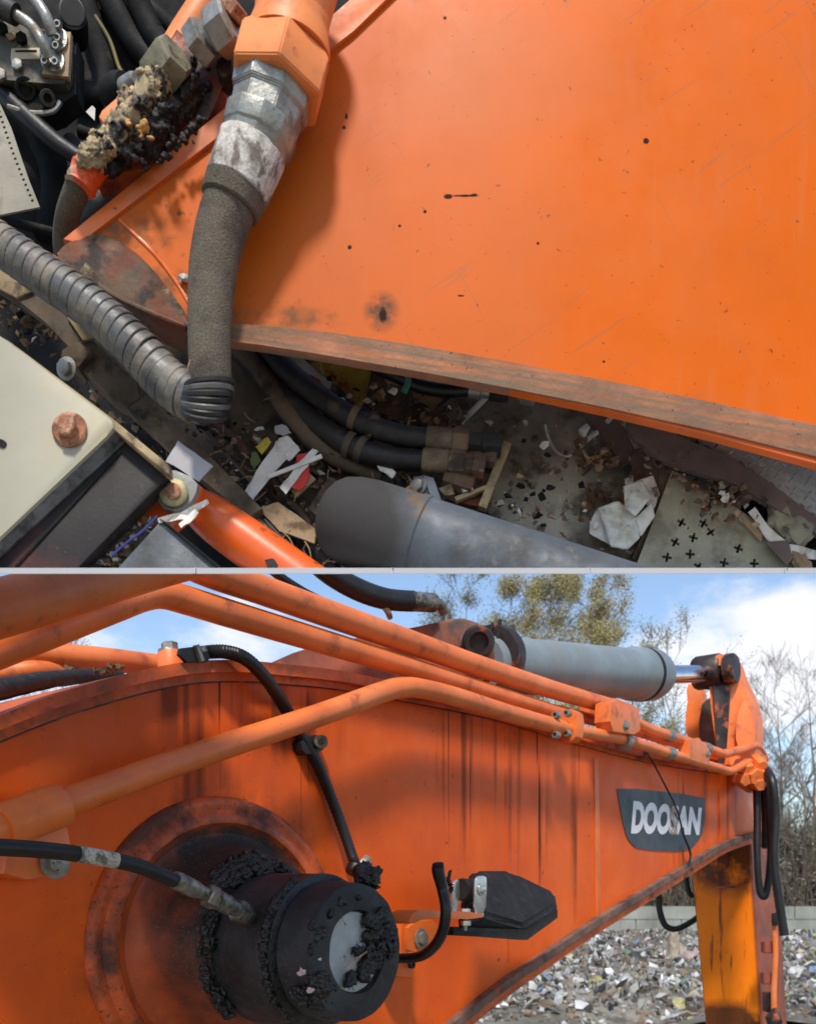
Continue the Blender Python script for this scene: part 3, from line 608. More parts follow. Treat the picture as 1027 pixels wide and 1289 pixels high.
# continuing lines after the clamps
A2 = thing('hydraulic_line', 'lower thin orange line running from flange joint to the boom nose', 'hydraulic line', BP(800, 942, .1), 'orange hydraulic lines along the boom')
bm = new(); tube(bm, BT([(716, 919, 7.5, .10), (760, 926, 7.4, .10), (785, 931, 7.2, .10), (840, 948, 6.4, .10), (900, 966, 5.6, .1), (918, 971, 5.4, .1), (930, 966, 5, .1), (942, 960, 5, .1), (952, 963, 5, .1), (958, 970, 5, .1)], .1), 14); obj('steel_tube', bm, m_pipe, A2)
D2 = thing('hydraulic_line', 'upper thin orange line between the clamp block and the boom nose', 'hydraulic line', BP(860, 920, .1), 'orange hydraulic lines along the boom')
bm = new(); tube(bm, BT([(782, 896, 8, .08), (810, 915, 7, .08), (850, 929, 6.4, .08), (900, 946, 5.8, .08), (912, 949, 5.6, .08), (935, 943, 5.4, .08), (950, 939, 5.4, .08), (958, 946, 5, .08), (963, 958, 5, .08)], .08), 14); obj('steel_tube', bm, m_pipe, D2)
D3 = thing('hydraulic_line', 'innermost thin orange line half hidden behind the two outer ones', 'hydraulic line', BP(820, 925, .03), 'orange hydraulic lines along the boom')
bm = new(); tube(bm, BT([(700, 895, 8, .0), (780, 915, 7, .0), (830, 930, 6.2, .0), (880, 946, 5.6, .0), (900, 952, 5.4, .0)], .0), 12); obj('steel_tube', bm, m_pipe, D3)
for (px, py, r, of, par) in ((842, 926, 8, .08, D2), (842, 948, 8.2, .10, A2), (888, 942, 7.2, .08, D2)):
    bm = new(); p = BP(px, py, of); s = BY(px, of)/F; d = (BP(px+6, py+1.9, of)-p); lathe(bm, p-d*.6, p+d*.6, [(0, r*s*.9), (.1, r*s), (.9, r*s), (1, r*s*.9)], 16); obj('sleeve', bm, m_steel, par)
def bolt(parent, p, d, r, h, mat=m_steel, sock=False, name='bolt', wash=True):
    """hex or socket bolt head standing on p along d"""
    d = d.normalized()
    bm = new()
    if sock:
        lathe(bm, p, p+d*h, [(0, r), (.85, r), (1, r*.9), (1, r*.55), (.45, r*.5)], 16)
    else:
        hexnut(bm, p, p+d*h, r)
    o = obj(name, bm, mat, parent)
    if wash:
        bm = new(); lathe(bm, p-d*h*.05, p+d*h*.18, [(0, r*1.45), (.8, r*1.45), (1, r*1.35)], 24); obj('washer', bm, mat, o)
    return o
# flange joint with four socket screws
fj = thing('flange_joint', 'orange bolted flange joint with four socket screws on the two lower lines', 'pipe flange', BP(720, 917, .1))
yax = (BP(740, 925, .1)-BP(700, 913, .1)).normalized(); upv = Vector((0, 0, 1)); side_v = yax.cross(upv).normalized(); s = BY(718, .1)/F
for k, (t0, t1) in enumerate(((-.012, .010), (.014, .034))):
    bm = new(); c = BP(716, 914, .1)
    out_ = chaikin([(-13, -20), (13, -20), (17, 0), (13, 20), (-13, 20), (-17, 0)], 1)
    slab(bm, [c + yax*t0 + side_v*(-x*s*.9) + upv*(-y*s) for x, y in out_], yax*(t1-t0), .001); obj('flange_plate', bm, m_pipe, fj)
for (dx, dy) in ((-8, -13), (6, -15), (-8, 12), (6, 10)):
    p = BP(706+dx+4, 914+dy, .12); bolt(fj, p, -yax, 4.6*s, .022, m_steel, sock=True, wash=False)
# clamp blocks
def clampblock(label, pts, off, th, bx, by, rb):
    r_ = thing('pipe_clamp', label, 'pipe clamp', BP(pts[0][0], pts[0][1], off), 'orange clamps holding the boom lines')
    bm = new(); bsl(bm, pts, off, th, .003); obj('clamp_body', bm, m_pipe, r_)
    p = BP(bx, by, off); bolt(r_, p, BNORM, rb*BY(bx, off)/F, .014, m_steel); return r_
clampblock('large orange clamp block with a shiny hex bolt near the cylinder end', [(769, 884), (778, 880), (797, 888), (805, 893), (806, 919), (799, 925), (772, 921), (768, 908)], .14, .06, 787, 914, 5)
clampblock('square orange clamp tab behind the large clamp block', [(742, 888), (766, 882), (777, 892), (777, 900), (742, 905)], .0, .04, 770, 890, 2)
clampblock('small orange clamp block farther along the boom lines', [(868, 931), (880, 929), (893, 944), (893, 958), (884, 960), (868, 953)], .12, .05, 890, 950, 3)
bm = new(); lathe(bm, BP(783, 933, .10), BP(788, 934.5, .10), [(0, .030), (.2, .034), (.8, .034), (1, .030)], 20); 
r_ = obj('ring_clamp', bm, m_steel); tag(r_, 'steel band clamp round the lower thin line below the big clamp block', 'clamp')
bm = new(); tube(bm, BT([(788, 925, 1.4), (815, 950, 1.2), (835, 985, 1.2), (852, 1020, 1.2), (860, 1050, 1.4), (869, 1075, 1.6), (866, 1090, 1.6)], .03), 6); tag(obj('loose_wire', bm, m_blackhose), 'thin loose wire hanging down across the decal', 'wire')
# saddle clamp at left with bolt
sd = thing('pipe_clamp', 'wide orange saddle clamp with a big bolt round the near line at left', 'pipe clamp', BP(50, 1060, .1), 'orange clamps holding the boom lines')
y_ = BY(40, .1); s = y_/F
bm = new(); q = BT([(2, 1041, 28), (14, 1037, 29), (60, 1019, 29), (76, 1014, 28)], .10); sweep(bm, q, 28); obj('saddle_band', bm, m_pipe, sd)
bm = new(); bsl(bm, [(20, 1050), (74, 1030), (86, 1045), (92, 1080), (75, 1100), (35, 1108), (5, 1100), (10, 1068)], .07, .06, .004); obj('saddle_foot', bm, m_pipe, sd)
bolt(sd, BP(69, 1086, .075), BNORM, 15*s, .018, m_steel)
# left hose on the boom top, with dirt clods
lh = thing('rubber_hose', 'dirty black hose lying on the boom top edge at far left', 'hose', P(40, 860, 2.2))
bm = new(); tube(bm, PT([(-60, 884, 1.98, 16), (0, 868, 2.1, 14), (60, 856, 2.25, 11), (112, 851, 2.4, 9), (150, 850, 2.55, 8)]), 16, wob=.12); obj('hose_body', bm, m_blackhose, lh)
bm = new()
for (x, y, r) in ((88, 844, 6), (94, 847, 5), (120, 844, 4), (140, 842, 7), (150, 840, 5), (132, 846, 6)): lump(bm, P(x, y, 2.35), r*.002, r*.002, r*.0015, .6)
tag(obj('dirt_clods', bm, m_leaf), 'dried mud clods stuck on the boom top beside the left hose', 'dirt', kind='stuff')

# top stud and the black conduit that runs over the side
stud = thing('bolt_stud', 'orange stud with a hex bolt on top of the boom where the black conduit starts', 'bolt', P(215, 838, 2.15))
bm = new(); lathe(bm, P(216, 842, 2.15), P(214, 819, 2.15), [(0, .030), (.8, .030), (1, .024)], 20); obj('stud_body', bm, m_pipe, stud)
bm = new(); hexnut(bm, P(214, 820, 2.15), P(213, 809, 2.15), .019); obj('hex_head', bm, m_steel, stud)
bm = new(); lathe(bm, P(214, 822, 2.15), P(214, 818.5, 2.15), [(0, .027), (1, .026)], 20); obj('washer', bm, m_steel, stud)
cd = thing('cable_conduit', 'black corrugated conduit draped from the boom top down to the pin hub', 'conduit', BP(395, 940, .05))
pth = resample(BT([(262, 821, 8.5, .03), (285, 821, 8.5, .05), (310, 830, 8.3, .06), (335, 855, 8, .05), (358, 890, 7.8, .03), (378, 925, 7.5, .02), (396, 955, 7.2, .02), (415, 1000, 6.8, .02), (432, 1045, 6.6, .03), (444, 1080, 6.5, .05), (451, 1098, 6.5, .07)], .03), 16)
pc = [(p, r*(1 + (.10 if i % 2 else -.04))) for i, (p, r) in enumerate(pth)]
bm = new(); sweep(bm, pc, 14); obj('hose_body', bm, m_cleanrub, cd, ang=60)
bm = new(); bsl(bm, [(228, 816), (262, 812), (268, 822), (262, 833), (236, 834), (226, 824)], .04, .01, .002); obj('mount_tab', bm, m_cleanrub, cd)
bm = new(); bsl(bm, [(247, 812), (251, 811), (258, 832), (254, 833)], .05, .012, .001); obj('tab_clip', bm, m_fit, cd)
bm = new(); bsl(bm, [(252, 815), (258, 813), (262, 819), (256, 821)], .05, .012, .001); obj('tab_clip', bm, m_fit, cd)
kc = thing('hose_clip', 'black clip with a round boss holding the conduit just under the near line', 'clip', BP(398, 940, .03))
bm = new(); bsl(bm, chaikin([(378, 930), (400, 924), (411, 930), (411, 942), (396, 950), (382, 950)], 1), .03, .03, .002); obj('clip_body', bm, m_cleanrub, kc)
s = BY(405, .03)/F; bm = new(); lathe(bm, BP(404, 934, .03), BP(404, 934, .05), [(0, 9*s), (.8, 9*s), (1, 8*s), (1, 4*s), (.5, 4*s)], 20); obj('clip_boss', bm, m_fit, kc)
bm = new(); lathe(bm, BP(445, 1100, .07), BP(449, 1090, .07), [(0, 11*s), (.2, 12*s), (.8, 12*s), (1, 9*s)], 18); obj('end_grommet', bm, m_cleanrub, cd)
for (x, y) in ((445, 1002), (424, 995)):
    pass

# ---- pin hub
hub = thing('pin_hub', 'big round black greasy pin hub sticking out of the boom with caked grease', 'pin hub', BC)
hc = BP(285, 1188); hc = Vector((hc.x, hc.y, hc.z-.005)); tz = Vector((0, 0, -1))
bm = new(); lathe(bm, hc + BNORM*.11, hc + BNORM*.275, [(0, .142), (.03, .160), (.9, .157), (.97, .155), (1, .150)], 72); obj('sleeve', bm, m_hub, hub)
bm = new(); lathe(bm, hc + BNORM*.272, hc + BNORM*.300, [(0, .148), (.15, .157), (.85, .157), (1, .146)], 72); obj('seal_ring', bm, m_grease, hub)
bm = new(); lathe(bm, hc + BNORM*.298, hc + BNORM*.385, [(0, .138), (.05, .142), (.88, .138), (.97, .136), (1, .131), (1, .084), (.86, .080)], 96, caps=False)
for v in bm.verts: v.co += Vector((noise.noise(v.co*38), noise.noise(v.co*38+Vector((5, 0, 0))), noise.noise(v.co*38+Vector((0, 9, 0)))))*.0018
obj('collar', bm, m_hub, hub)
bm = new(); lathe(bm, hc + BNORM*.34, hc + BNORM*.374, [(0, .082), (.9, .082), (1, .079)], 48); obj('pin_end', bm, m_pin, hub)
fc = hc + BNORM*.385
def face_pt(px, py): # point on the hub's front face seen at px,py
    d = P(px, py, 1)-Vector((0, 0, H)); t = (fc-Vector((0, 0, H))).dot(BNORM)/d.dot(BNORM); return Vector((0, 0, H)) + d*t
def crumbs(pts, n, r0, r1, spread, name='grease_clumps', mat=m_grease, parent=hub, flat=1, rough=.5):
    bl_ = []
    for i in range(n):
        c, rr = random.choice(pts)
        v = Vector((random.gauss(0, 1), random.gauss(0, 1), random.gauss(0, 1))).normalized()*rr*random.random()**.6
        v -= BNORM*v.dot(BNORM)*.55
        bl_.append((c+v, random.uniform(r0, r1)))
    return crust(name, [(a_, b_*1.25) for a_, b_ in bl_], .0017, .0035, mat, parent, 110)
right = BD
crumbs([(face_pt(478, 1160), .022), (face_pt(470, 1175), .022), (face_pt(485, 1190), .024), (face_pt(470, 1205), .024), (face_pt(462, 1215), .02), (face_pt(480, 1150), .016), (face_pt(488, 1175), .02), (face_pt(466, 1160), .012), (face_pt(458, 1226), .014), (face_pt(440, 1232), .012)], 230, .003, .0085, 0)
crumbs([(face_pt(395, 1165), .012), (face_pt(430, 1135), .014), (face_pt(450, 1130), .014), (face_pt(415, 1150), .010), (face_pt(392, 1195), .01), (face_pt(420, 1245), .012)], 40, .002, .005, 0)
crumbs([(face_pt(480, 1106)+BNORM*-.03, .016), (face_pt(486, 1098)+BNORM*-.05, .012)], 30, .006, .014, 0)
crumbs([(face_pt(400, 1240), .016), (face_pt(410, 1262)-BNORM*.02, .018), (face_pt(430, 1272)-BNORM*.03, .018), (face_pt(397, 1255)-BNORM*.03, .018)], 60, .005, .013, 0)
crumbs([(face_pt(405, 1172), .012), (face_pt(400, 1180), .012), (face_pt(452, 1197), .008)], 26, .003, .006, 0)
kk = []
for i in range(22):                       # crumbly collar of old grease round the root of the hub
    an = R(70 + i*7.4); kk.append((hc + BNORM*(.125+.02*random.random()) + (BD*math.cos(an)*1.02 + Vector((0, 0, math.sin(an))))*.172, .014))
crumbs(kk, 620, .0022, .0075, 0)
crumbs([(hc + BNORM*.11 + (BD*math.cos(R(a_)) + Vector((0, 0, math.sin(R(a_)))))*.186, .024) for a_ in (96, 103, 110, 117, 124, 130)], 420, .002, .0065, 0)
kk = [(hc + BNORM*.285 + (BD*math.cos(R(a_)) + Vector((0, 0, math.sin(R(a_)))))*.157, .006) for a_ in range(120, 260, 5)]
crumbs(kk, 170, .003, .007, 0)
crumbs([(hc + BNORM*.285 + (BD*math.cos(R(a_)) + Vector((0, 0, math.sin(R(a_)))))*.160, .005) for a_ in range(138, 160, 4)], 50, .003, .008, 0)
bm = new(); tube(bm, [(face_pt(430, 1223), .002), (face_pt(440, 1212)+BNORM*.006, .0025), (face_pt(458, 1198)+BNORM*.008, .002)], 6); obj('straw', bm, m_tan, hub)
bm = new()
for (x, y, r) in ((379, 1224, .006), (388, 1247, .006), (375, 1226, .004)): lump(bm, face_pt(x, y)+BNORM*.004, r, r*.5, r, .6)
obj('debris_bits', bm, TR[8], hub, kind='stuff')
bm = new(); flake(bm, face_pt(401, 1208)+BNORM*.003, .0045, tilt=.3); obj('white_chip', bm, m_white, hub)
# black nipple at the upper right of the hub and the small fitting
nip = thing('grease_nipple', 'grease covered black stub above the hub face beside the conduit end', 'nipple', face_pt(480, 1108))
a_ = face_pt(476, 1116)-BNORM*.04; b_ = face_pt(484, 1094)-BNORM*.06
bm = new(); lathe(bm, a_, b_, [(0, .017), (.2, .018), (.75, .019), (.8, .021), (1, .020)], 18); obj('stub', bm, m_grease, nip)
bm = new(); lump(bm, b_+Vector((0, 0, .001)), .014, .012, .007, .4); obj('grease_cap', bm, m_hub, nip)
bm = new(); hexnut(bm, BP(455, 1090, .06), BP(463, 1081, .06), .013); hexnut(bm, BP(462, 1089, .06), BP(468, 1096, .06), .010); tag(obj('union_nut', bm, m_steel), 'pair of small greenish steel nuts behind the conduit end', 'nut')
# grease hose into the hub
gh = thing('grease_hose', 'black hose with printed white label ending in a steel fitting screwed into the hub', 'hose', BP(150, 1085, .26))
def G_(px, py, o_): return P(px, py, BY(px, o_))
bm = new(); tube(bm, BT([(-60, 1064, 12, .24), (0, 1067, 11.3, .24), (60, 1071, 10.8, .24), (120, 1079, 10.2, .25), (175, 1091, 9.6, .26), (222, 1110, 9.2, .27)], .25), 18); obj('hose_body', bm, m_cleanrub, gh)
bm = new(); tube(bm, BT([(99, 1075.5, 10.9, .25), (120, 1079, 10.5, .25), (147, 1084, 10.2, .255)], .25), 24); lb_ = obj('label_sleeve', bm, m_sleeve, gh)
cu = bpy.data.curves.new('t', 'FONT'); cu.body = '1/4 1532'; cu.size = 1
to = bpy.data.objects.new('t', cu); sc.collection.objects.link(to); bpy.context.view_layer.update()
me = bpy.data.meshes.new_from_object(to.evaluated_get(bpy.context.evaluated_depsgraph_get())); bpy.data.objects.remove(to)
xs = [v.co.x for v in me.vertices]; x1 = max(xs); bm = new(); bm.from_mesh(me); bpy.data.meshes.remove(me)
for v in bm.verts:
    t = v.co.x/x1; h_ = v.co.y; v.co = BP(106+t*32, 1083+t*5.2-h_*6, .25) + Vector((0, -.0165, 0))
obj('label_print', bm, m_fit, lb_, recalc=False)
def seg(px0, py0, o0, px1, py1, o1): return BP(px0, py0, o0), BP(px1, py1, o1)
s = BY(260, .27)/F
p0, p1 = seg(220, 1108, .27, 262, 1128, .26); bm = new(); lathe(bm, p0, p1, [(0, 11*s), (.1, 12*s), (.6, 11.5*s), (.75, 9.5*s), (1, 9*s)], 20); obj('ferrule', bm, m_fit, gh)
p0, p1 = seg(259, 1126, .26, 272, 1133, .26); bm = new(); hexnut(bm, p0, p1, 15*s, .3); obj('hex_nut', bm, m_fit, gh)
p0, p1 = seg(271, 1132, .26, 300, 1147, .25); bm = new(); lathe(bm, p0, p1, [(0, 13*s), (.5, 13.5*s), (.55, 10*s), (1, 10*s)], 20); obj('adapter', bm, m_fit, gh)
p0, p1 = seg(297, 1145, .25, 312, 1155, .22); bm = new(); hexnut(bm, p0, p1, 16*s, .6); obj('hex_nut', bm, m_fit, gh)

# ---- work lamp
lp = thing('work_lamp', 'black faceted work lamp on a steel fork bracket beside the pin hub', 'lamp', BP(610, 1165, .2))
o1 = .34
def LP_(px, py, o_): return BP(px, py, o_)
bm = new()
pts = [LP_(578, 1177, .30), (LP_(664, 1183, .30)), LP_(702, 1155, .24), LP_(576, 1160, .32), LP_(660, 1166, .33), LP_(701, 1140, .26),
       LP_(698, 1124, .22), LP_(640, 1096, .20), LP_(598, 1096, .20), LP_(584, 1108, .20), LP_(612, 1152, .33), LP_(600, 1130, .30), LP_(600, 1104, .10), LP_(696, 1130, .10), LP_(690, 1165, .12), LP_(590, 1172, .12)]
vs_ = [bm.verts.new(p) for p in pts]; bmesh.ops.convex_hull(bm, input=vs_)
bmesh.ops.bevel(bm, geom=[e for e in bm.edges if e.calc_face_angle(0) > R(12)], offset=.011, segments=3, affect='EDGES'); obj('housing', bm, m_lamp, lp, ang=28)
bm = new(); 
rim = [(571, 1167), (612, 1169), (661, 1171.5), (702, 1146), (702, 1156), (664, 1184), (612, 1180), (571, 1178)]
slab(bm, [BP(x, y, .333 if x < 690 else .27) for x, y in rim], -BNORM*.03, .002); obj('bezel', bm, m_lamp, lp)
bm = new(); lathe(bm, LP_(580, 1120, .30), LP_(596, 1122, .30), [(0, .024), (.1, .028), (.9, .028), (1, .024)], 20); obj('pivot_boss', bm, m_lamp, lp)
for (a1, b1, c1, d1, of) in ((570, 1110, 577, 1150, .30), (598, 1105, 611, 1152, .36)):
    bm = new(); bsl(bm, chaikin([(a1, b1+4), (a1+3, b1-2), (c1+1, b1-2), (c1+2, b1+6), (c1, d1), (a1-1, d1)], 1), of, .004, .0008); obj('fork_arm', bm, m_steelbright, lp)
bm = new(); bsl(bm, [(569, 1148), (609, 1150), (609, 1155), (569, 1152)], .36, .06, .001); obj('fork_base', bm, m_steelbright, lp)
s = BY(606, .36)/F
bolt(lp, BP(606, 1120, .362), BNORM, 5.5*s, .008, m_steelbright)
p0, p1 = BP(586, 1152, .345), BP(586, 1168, .345); bm = new(); hexnut(bm, BP(586, 1159, .345), BP(586, 1166, .345), 6.5*s); obj('lock_nut', bm, m_steelbright, lp)
bm = new(); lathe(bm, p0, BP(585, 1172, .345), [(0, 3*s), (1, 3*s)], 10); obj('bolt_shank', bm, m_steel, lp)
bm = new(); hexnut(bm, BP(585, 1144, .345), BP(585, 1150, .345), 7*s); obj('lock_nut', bm, m_steelbright, lp)
bk = thing('lamp_bracket', 'orange bent plate bracket that carries the black lamp, bolted to the boom', 'bracket', BP(530, 1190, .1))
def bentstrip(pts, wv, th, mat, par, nm):
    """strip along pts, width vector wv, thickness vector th"""
    bm = new(); pr = [[bm.verts.new(v) for v in (p, p+wv, p+wv+th[i], p+th[i])] for i, p in enumerate(pts)]
    for i in range(len(pr)-1):
        for j in range(4): face(bm, (pr[i][j], pr[i][(j+1) % 4], pr[i+1][(j+1) % 4], pr[i+1][j]))
    face(bm, pr[0]); face(bm, pr[-1][::-1]); return obj(nm, bm, mat, par)
bm = new(); bsl(bm, chaikin([(514, 1164), (517, 1152), (526, 1146), (536, 1146), (608, 1149), (608, 1158), (540, 1156), (530, 1156), (526, 1162)], 1), .37, .06, .002); obj('bracket_arm', bm, m_lampor, bk)
bm = new(); bsl(bm, chaikin([(514, 1160), (553, 1158), (553, 1185), (545, 1196), (520, 1200), (513, 1195)], 1), .16, .012, .002); obj('bracket_leg', bm, m_lampor, bk)
s = BY(530, .17)/F; bolt(bk, BP(530, 1182, .165), BNORM, 9*s, .012, m_steel)
bm = new(); bsl(bm, [(497, 1162), (519, 1162), (519, 1232), (490, 1228)], .06, .07, .003); obj('mount_block', bm, m_lampor, bk)
bm = new(); bsl(bm, [(505, 1160), (516, 1160), (514, 1204), (504, 1204)], .12, .06, .003); obj('mount_rib', bm, m_lampor, bk)
s = BY(517, .1)/F; bolt(bk, BP(516, 1215, .07), BNORM, 5*s, .012, m_lamp, sock=True, wash=False)
cb = thing('lamp_cable', 'thick black cable hooking from a cut end over the lamp bracket to the hub', 'cable', BP(550, 1150, .4))
q = resample(BT([(551, 1091, 8, .42), (552, 1100, 8, .42), (557, 1120, 7.2, .42), (561, 1145, 7, .43), (558, 1170, 7, .42), (548, 1190, 7, .38), (530, 1204, 6.6, .32), (505, 1207, 6.4, .26), (480, 1205, 6.2, .22)], .4), 10)
bm = new(); sweep(bm, [(p, r*(1+(.03 if i % 2 else -.03))) for i, (p, r) in enumerate(q)], 16); obj('cable_body', bm, m_cleanrub, cb, ang=60)
bm = new(); lathe(bm, BP(551, 1086, .42), BP(552, 1097, .42), [(0, .009), (.15, .0125), (1, .0125)], 18); obj('cable_end', bm, m_lamp, cb)
bm = new()
for i in range(8): lump(bm, BP(565+random.uniform(-2, 3), 1098+i*4, .38), .004, .003, .006, .6)
obj('frayed_tape', bm, m_lamp, cb)

# ---- arm cylinder above the boom
cy = thing('arm_cylinder', 'grey hydraulic cylinder with chrome rod lying above the boom', 'hydraulic cylinder', P(720, 845, 3.6))
def CP(px, py, Y): return P(px, py, Y)
c0, c1 = CP(606, 836, 3.15), CP(822, 850, 4.15)
bm = new(); lathe(bm, c0, c1, [(0, .088), (.02, .096), (.97, .104), (1, .104)], 48); obj('barrel', bm, m_barrel, cy)
bm = new(); lathe(bm, CP(790, 848, 4.0), CP(826, 850.5, 4.17), [(0, .102), (.12, .113), (.4, .114), (.42, .112), (.8, .112), (1, .096)], 48); obj('head_collar', bm, m_barrel, cy)
bm = new(); lathe(bm, CP(805, 849.2, 4.07), CP(808, 849.4, 4.085), [(0, .1155), (1, .1155)], 48); obj('seal_band', bm, m_lamp, cy)
bm = new(); lathe(bm, CP(822, 850, 4.15), CP(893, 848, 4.75), [(0, .042), (1, .042)], 32); obj('rod', bm, m_chrome, cy)
ep = CP(892, 846, 4.75); bm = new(); lathe(bm, ep - BNORM*.07, ep + BNORM*.07, [(0, .076), (.1, .084), (.9, .084), (1, .076)], 32); obj('rod_eye', bm, m_lug, cy)
bm = new(); slab(bm, [CP(x, y, 4.72) for x, y in chaikin([(872, 838), (880, 830), (900, 828), (906, 845), (900, 862), (880, 862), (872, 856)], 1)], Vector((.05, .12, 0)), .003); obj('eye_shank', bm, m_lug, cy)
bm = new(); box(bm, CP(627, 795, 3.15), Vector((1, 0, 0)), Vector((0, 1, 0)), Vector((.15, 0, 1)).normalized(), .006, .03, .034, .002); obj('clip_leaf', bm, m_lamp, cy)
bm = new(); box(bm, CP(617, 797, 3.15), Vector((1, 0, 0)), Vector((0, 1, 0)), Vector((.2, 0, 1)).normalized(), .004, .03, .03, .002); obj('clip_leaf', bm, m_lamp, cy)
bm = new(); lathe(bm, CP(618, 826, 3.15), CP(628, 827, 3.2), [(0, .100), (.2, .104), (.8, .104), (1, .1)], 40); obj('base_ring', bm, m_lug, cy)
# base lug of the cylinder
bl_ = thing('cylinder_base_lug', 'rusty orange lug plate on the boom top that holds the cylinder foot', 'lug', P(560, 830, 3.0))
for k, dY in enumerate((0, .22)):
    bm = new(); slab(bm, [P(x, y, 2.98+dY) for x, y in chaikin([(300, 852), (392, 812), (470, 800), (545, 785), (575, 777), (600, 783), (612, 802), (617, 830), (612, 862), (500, 890), (380, 880)], 1)], Vector((.02, .03, 0)), .003)
    obj('lug_plate', bm, M('lug_rust_%d' % k, (.26, .055, .022), .6, var=.25, vs=6, layers=[dict(c=(.035, .02, .015), s=5, lo=.42, hi=.6, blobs=[(P(580, 805, 2.98), (.14, .5, .10))], e=.3, es=9, b1=.5, solid=1), dict(c=(.42, .10, .03), s=4, lo=.5, hi=.66, amt=.8)], bump=.2), bl_)
bm = new(); lathe(bm, P(601, 808, 2.96), P(603, 808, 2.80+.12), [(0, .05), (.8, .05), (1, .044), (1, .03), (.6, .03)], 28); obj('pin_end', bm, m_lug, bl_)
bm = new(); lathe(bm, P(590, 806, 2.965), P(590, 806, 2.955), [(0, .028), (1, .024)], 12); obj('paint_patch', bm, m_steelbright, bl_)
# hose above it
th_ = thing('rubber_hose', 'black hose with bent steel elbow arching under the ledge to the cylinder foot', 'hose', P(490, 752, 2.9))
bm = new(); tube(bm, PT([(390, 700, 2.7, 14), (415, 722, 2.75, 14), (450, 742, 2.8, 14), (485, 754, 2.85, 13.5), (520, 757, 2.9, 13)]), 18); obj('hose_body', bm, m_cleanrub, th_)
bm = new(); tube(bm, PT([(516, 757, 2.89, 12.5), (545, 759, 2.95, 12)]), 18); obj('ferrule', bm, m_fit, th_)
bm = new(); tube(bm, PT([(543, 757, 2.95, 7), (553, 761, 2.97, 7), (560, 772, 3.0, 7), (562, 786, 3.0, 7)]), 14); obj('elbow_tube', bm, m_fit, th_)
bm = new(); tube(bm, PT([(482, 762, 2.85, 4), (488, 770, 2.85, 4), (491, 778, 2.87, 3.6)]), 10); obj('strap_tail', bm, m_tan, th_)
bm = new(); tube(bm, PT([(340, 716, 2.6, 6), (365, 735, 2.65, 6), (400, 755, 2.75, 6), (470, 785, 2.85, 6)]), 12); tag(obj('rubber_hose', bm, m_cleanrub), 'thin black hose tucked behind the topmost orange line', 'hose')

# ---- arm with its top lugs, hoses
arm = thing('digging_stick', 'upright excavator arm with sunlit bright orange front face, scratched and stained', 'arm', P(925, 1289, 5.2))
AK = BD.dot(P(905, 1180, 5.3))
def AP(px, py, off=0):
    d = P(px, py, 1)-Vector((0, 0, H)); return Vector((0, 0, H)) + d*((AK-off)/BD.dot(d))
fr = [AP(868, 1060), AP(940, 1020), AP(966, 1400), AP(899, 1400)]
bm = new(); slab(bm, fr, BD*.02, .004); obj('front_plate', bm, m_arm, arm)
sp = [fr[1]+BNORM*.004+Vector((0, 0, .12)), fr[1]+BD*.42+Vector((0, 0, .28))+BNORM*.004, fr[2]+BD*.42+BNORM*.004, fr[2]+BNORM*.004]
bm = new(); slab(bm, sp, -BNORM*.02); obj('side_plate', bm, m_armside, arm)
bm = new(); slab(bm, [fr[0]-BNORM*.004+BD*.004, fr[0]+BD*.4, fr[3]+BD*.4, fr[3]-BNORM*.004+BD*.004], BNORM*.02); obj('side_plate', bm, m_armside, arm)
bm = new(); slab(bm, [AP(895, 1116.5, .004), AP(926, 1116, .004), AP(926, 1118, .004), AP(895, 1118.5, .004)], BD*.003); obj('weld_seam', bm, m_lug, arm)
for (pts, Y, mt, nm) in (([(892, 872), (896, 838), (904, 825), (915, 823), (924, 830), (930, 850), (944, 878), (951, 905), (952, 940), (948, 968), (906, 975), (900, 930)], 4.72, m_pipe, 'lug_plate'),
                          ([(863, 862), (874, 860), (884, 866), (888, 900), (887, 935), (863, 930), (862, 900), (866, 890)], 5.05, m_pipe, 'lug_plate')):
    bm = new(); slab(bm, [P(x, y, Y) for x, y in chaikin(pts, 1)], BD*.12 if Y < 5 else BD*.05, .004); obj(nm, bm, mt, arm)
bm = new(); slab(bm, [P(x, y, 4.70) for x, y in chaikin([(896, 850), (903, 832), (914, 832), (919, 850), (917, 900), (912, 965), (903, 968), (900, 900)], 1)], BD*.01, .001); obj('grease_stain_plate', bm, m_lug, arm)
bm = new(); slab(bm, [P(x, y, 4.69) for x, y in chaikin([(926, 905), (940, 870), (950, 910), (950, 940), (936, 945), (926, 938)], 1)], BD*.01, .002); obj('gusset', bm, m_pipe, arm)
bm = new(); slab(bm, [P(x, y, 5.0) for x, y in chaikin([(880, 890), (892, 878), (906, 876), (908, 975), (880, 965)], 1)], BD*.05, .004)
obj('cross_plate', bm, M('cross_plate_stained', (.28, .10, .05), .6, var=.3, vs=6, layers=[dict(c=(.02, .015, .013), s=6, st=(1, 1, .4), lo=.42, hi=.55)], bump=.2), arm)
ap = P(914, 843, 4.70); bm = new(); lathe(bm, ap, ap+BNORM*.05, [(0, .075), (.8, .075), (1, .065)], 30); obj('pin_boss', bm, m_lug, arm)
ap = P(905, 832, 4.68); bm = new(); lathe(bm, ap, ap+Vector((0, -.02, 0)), [(0, .03), (1, .028)], 20); obj('lug_tip', bm, m_pipe, arm)
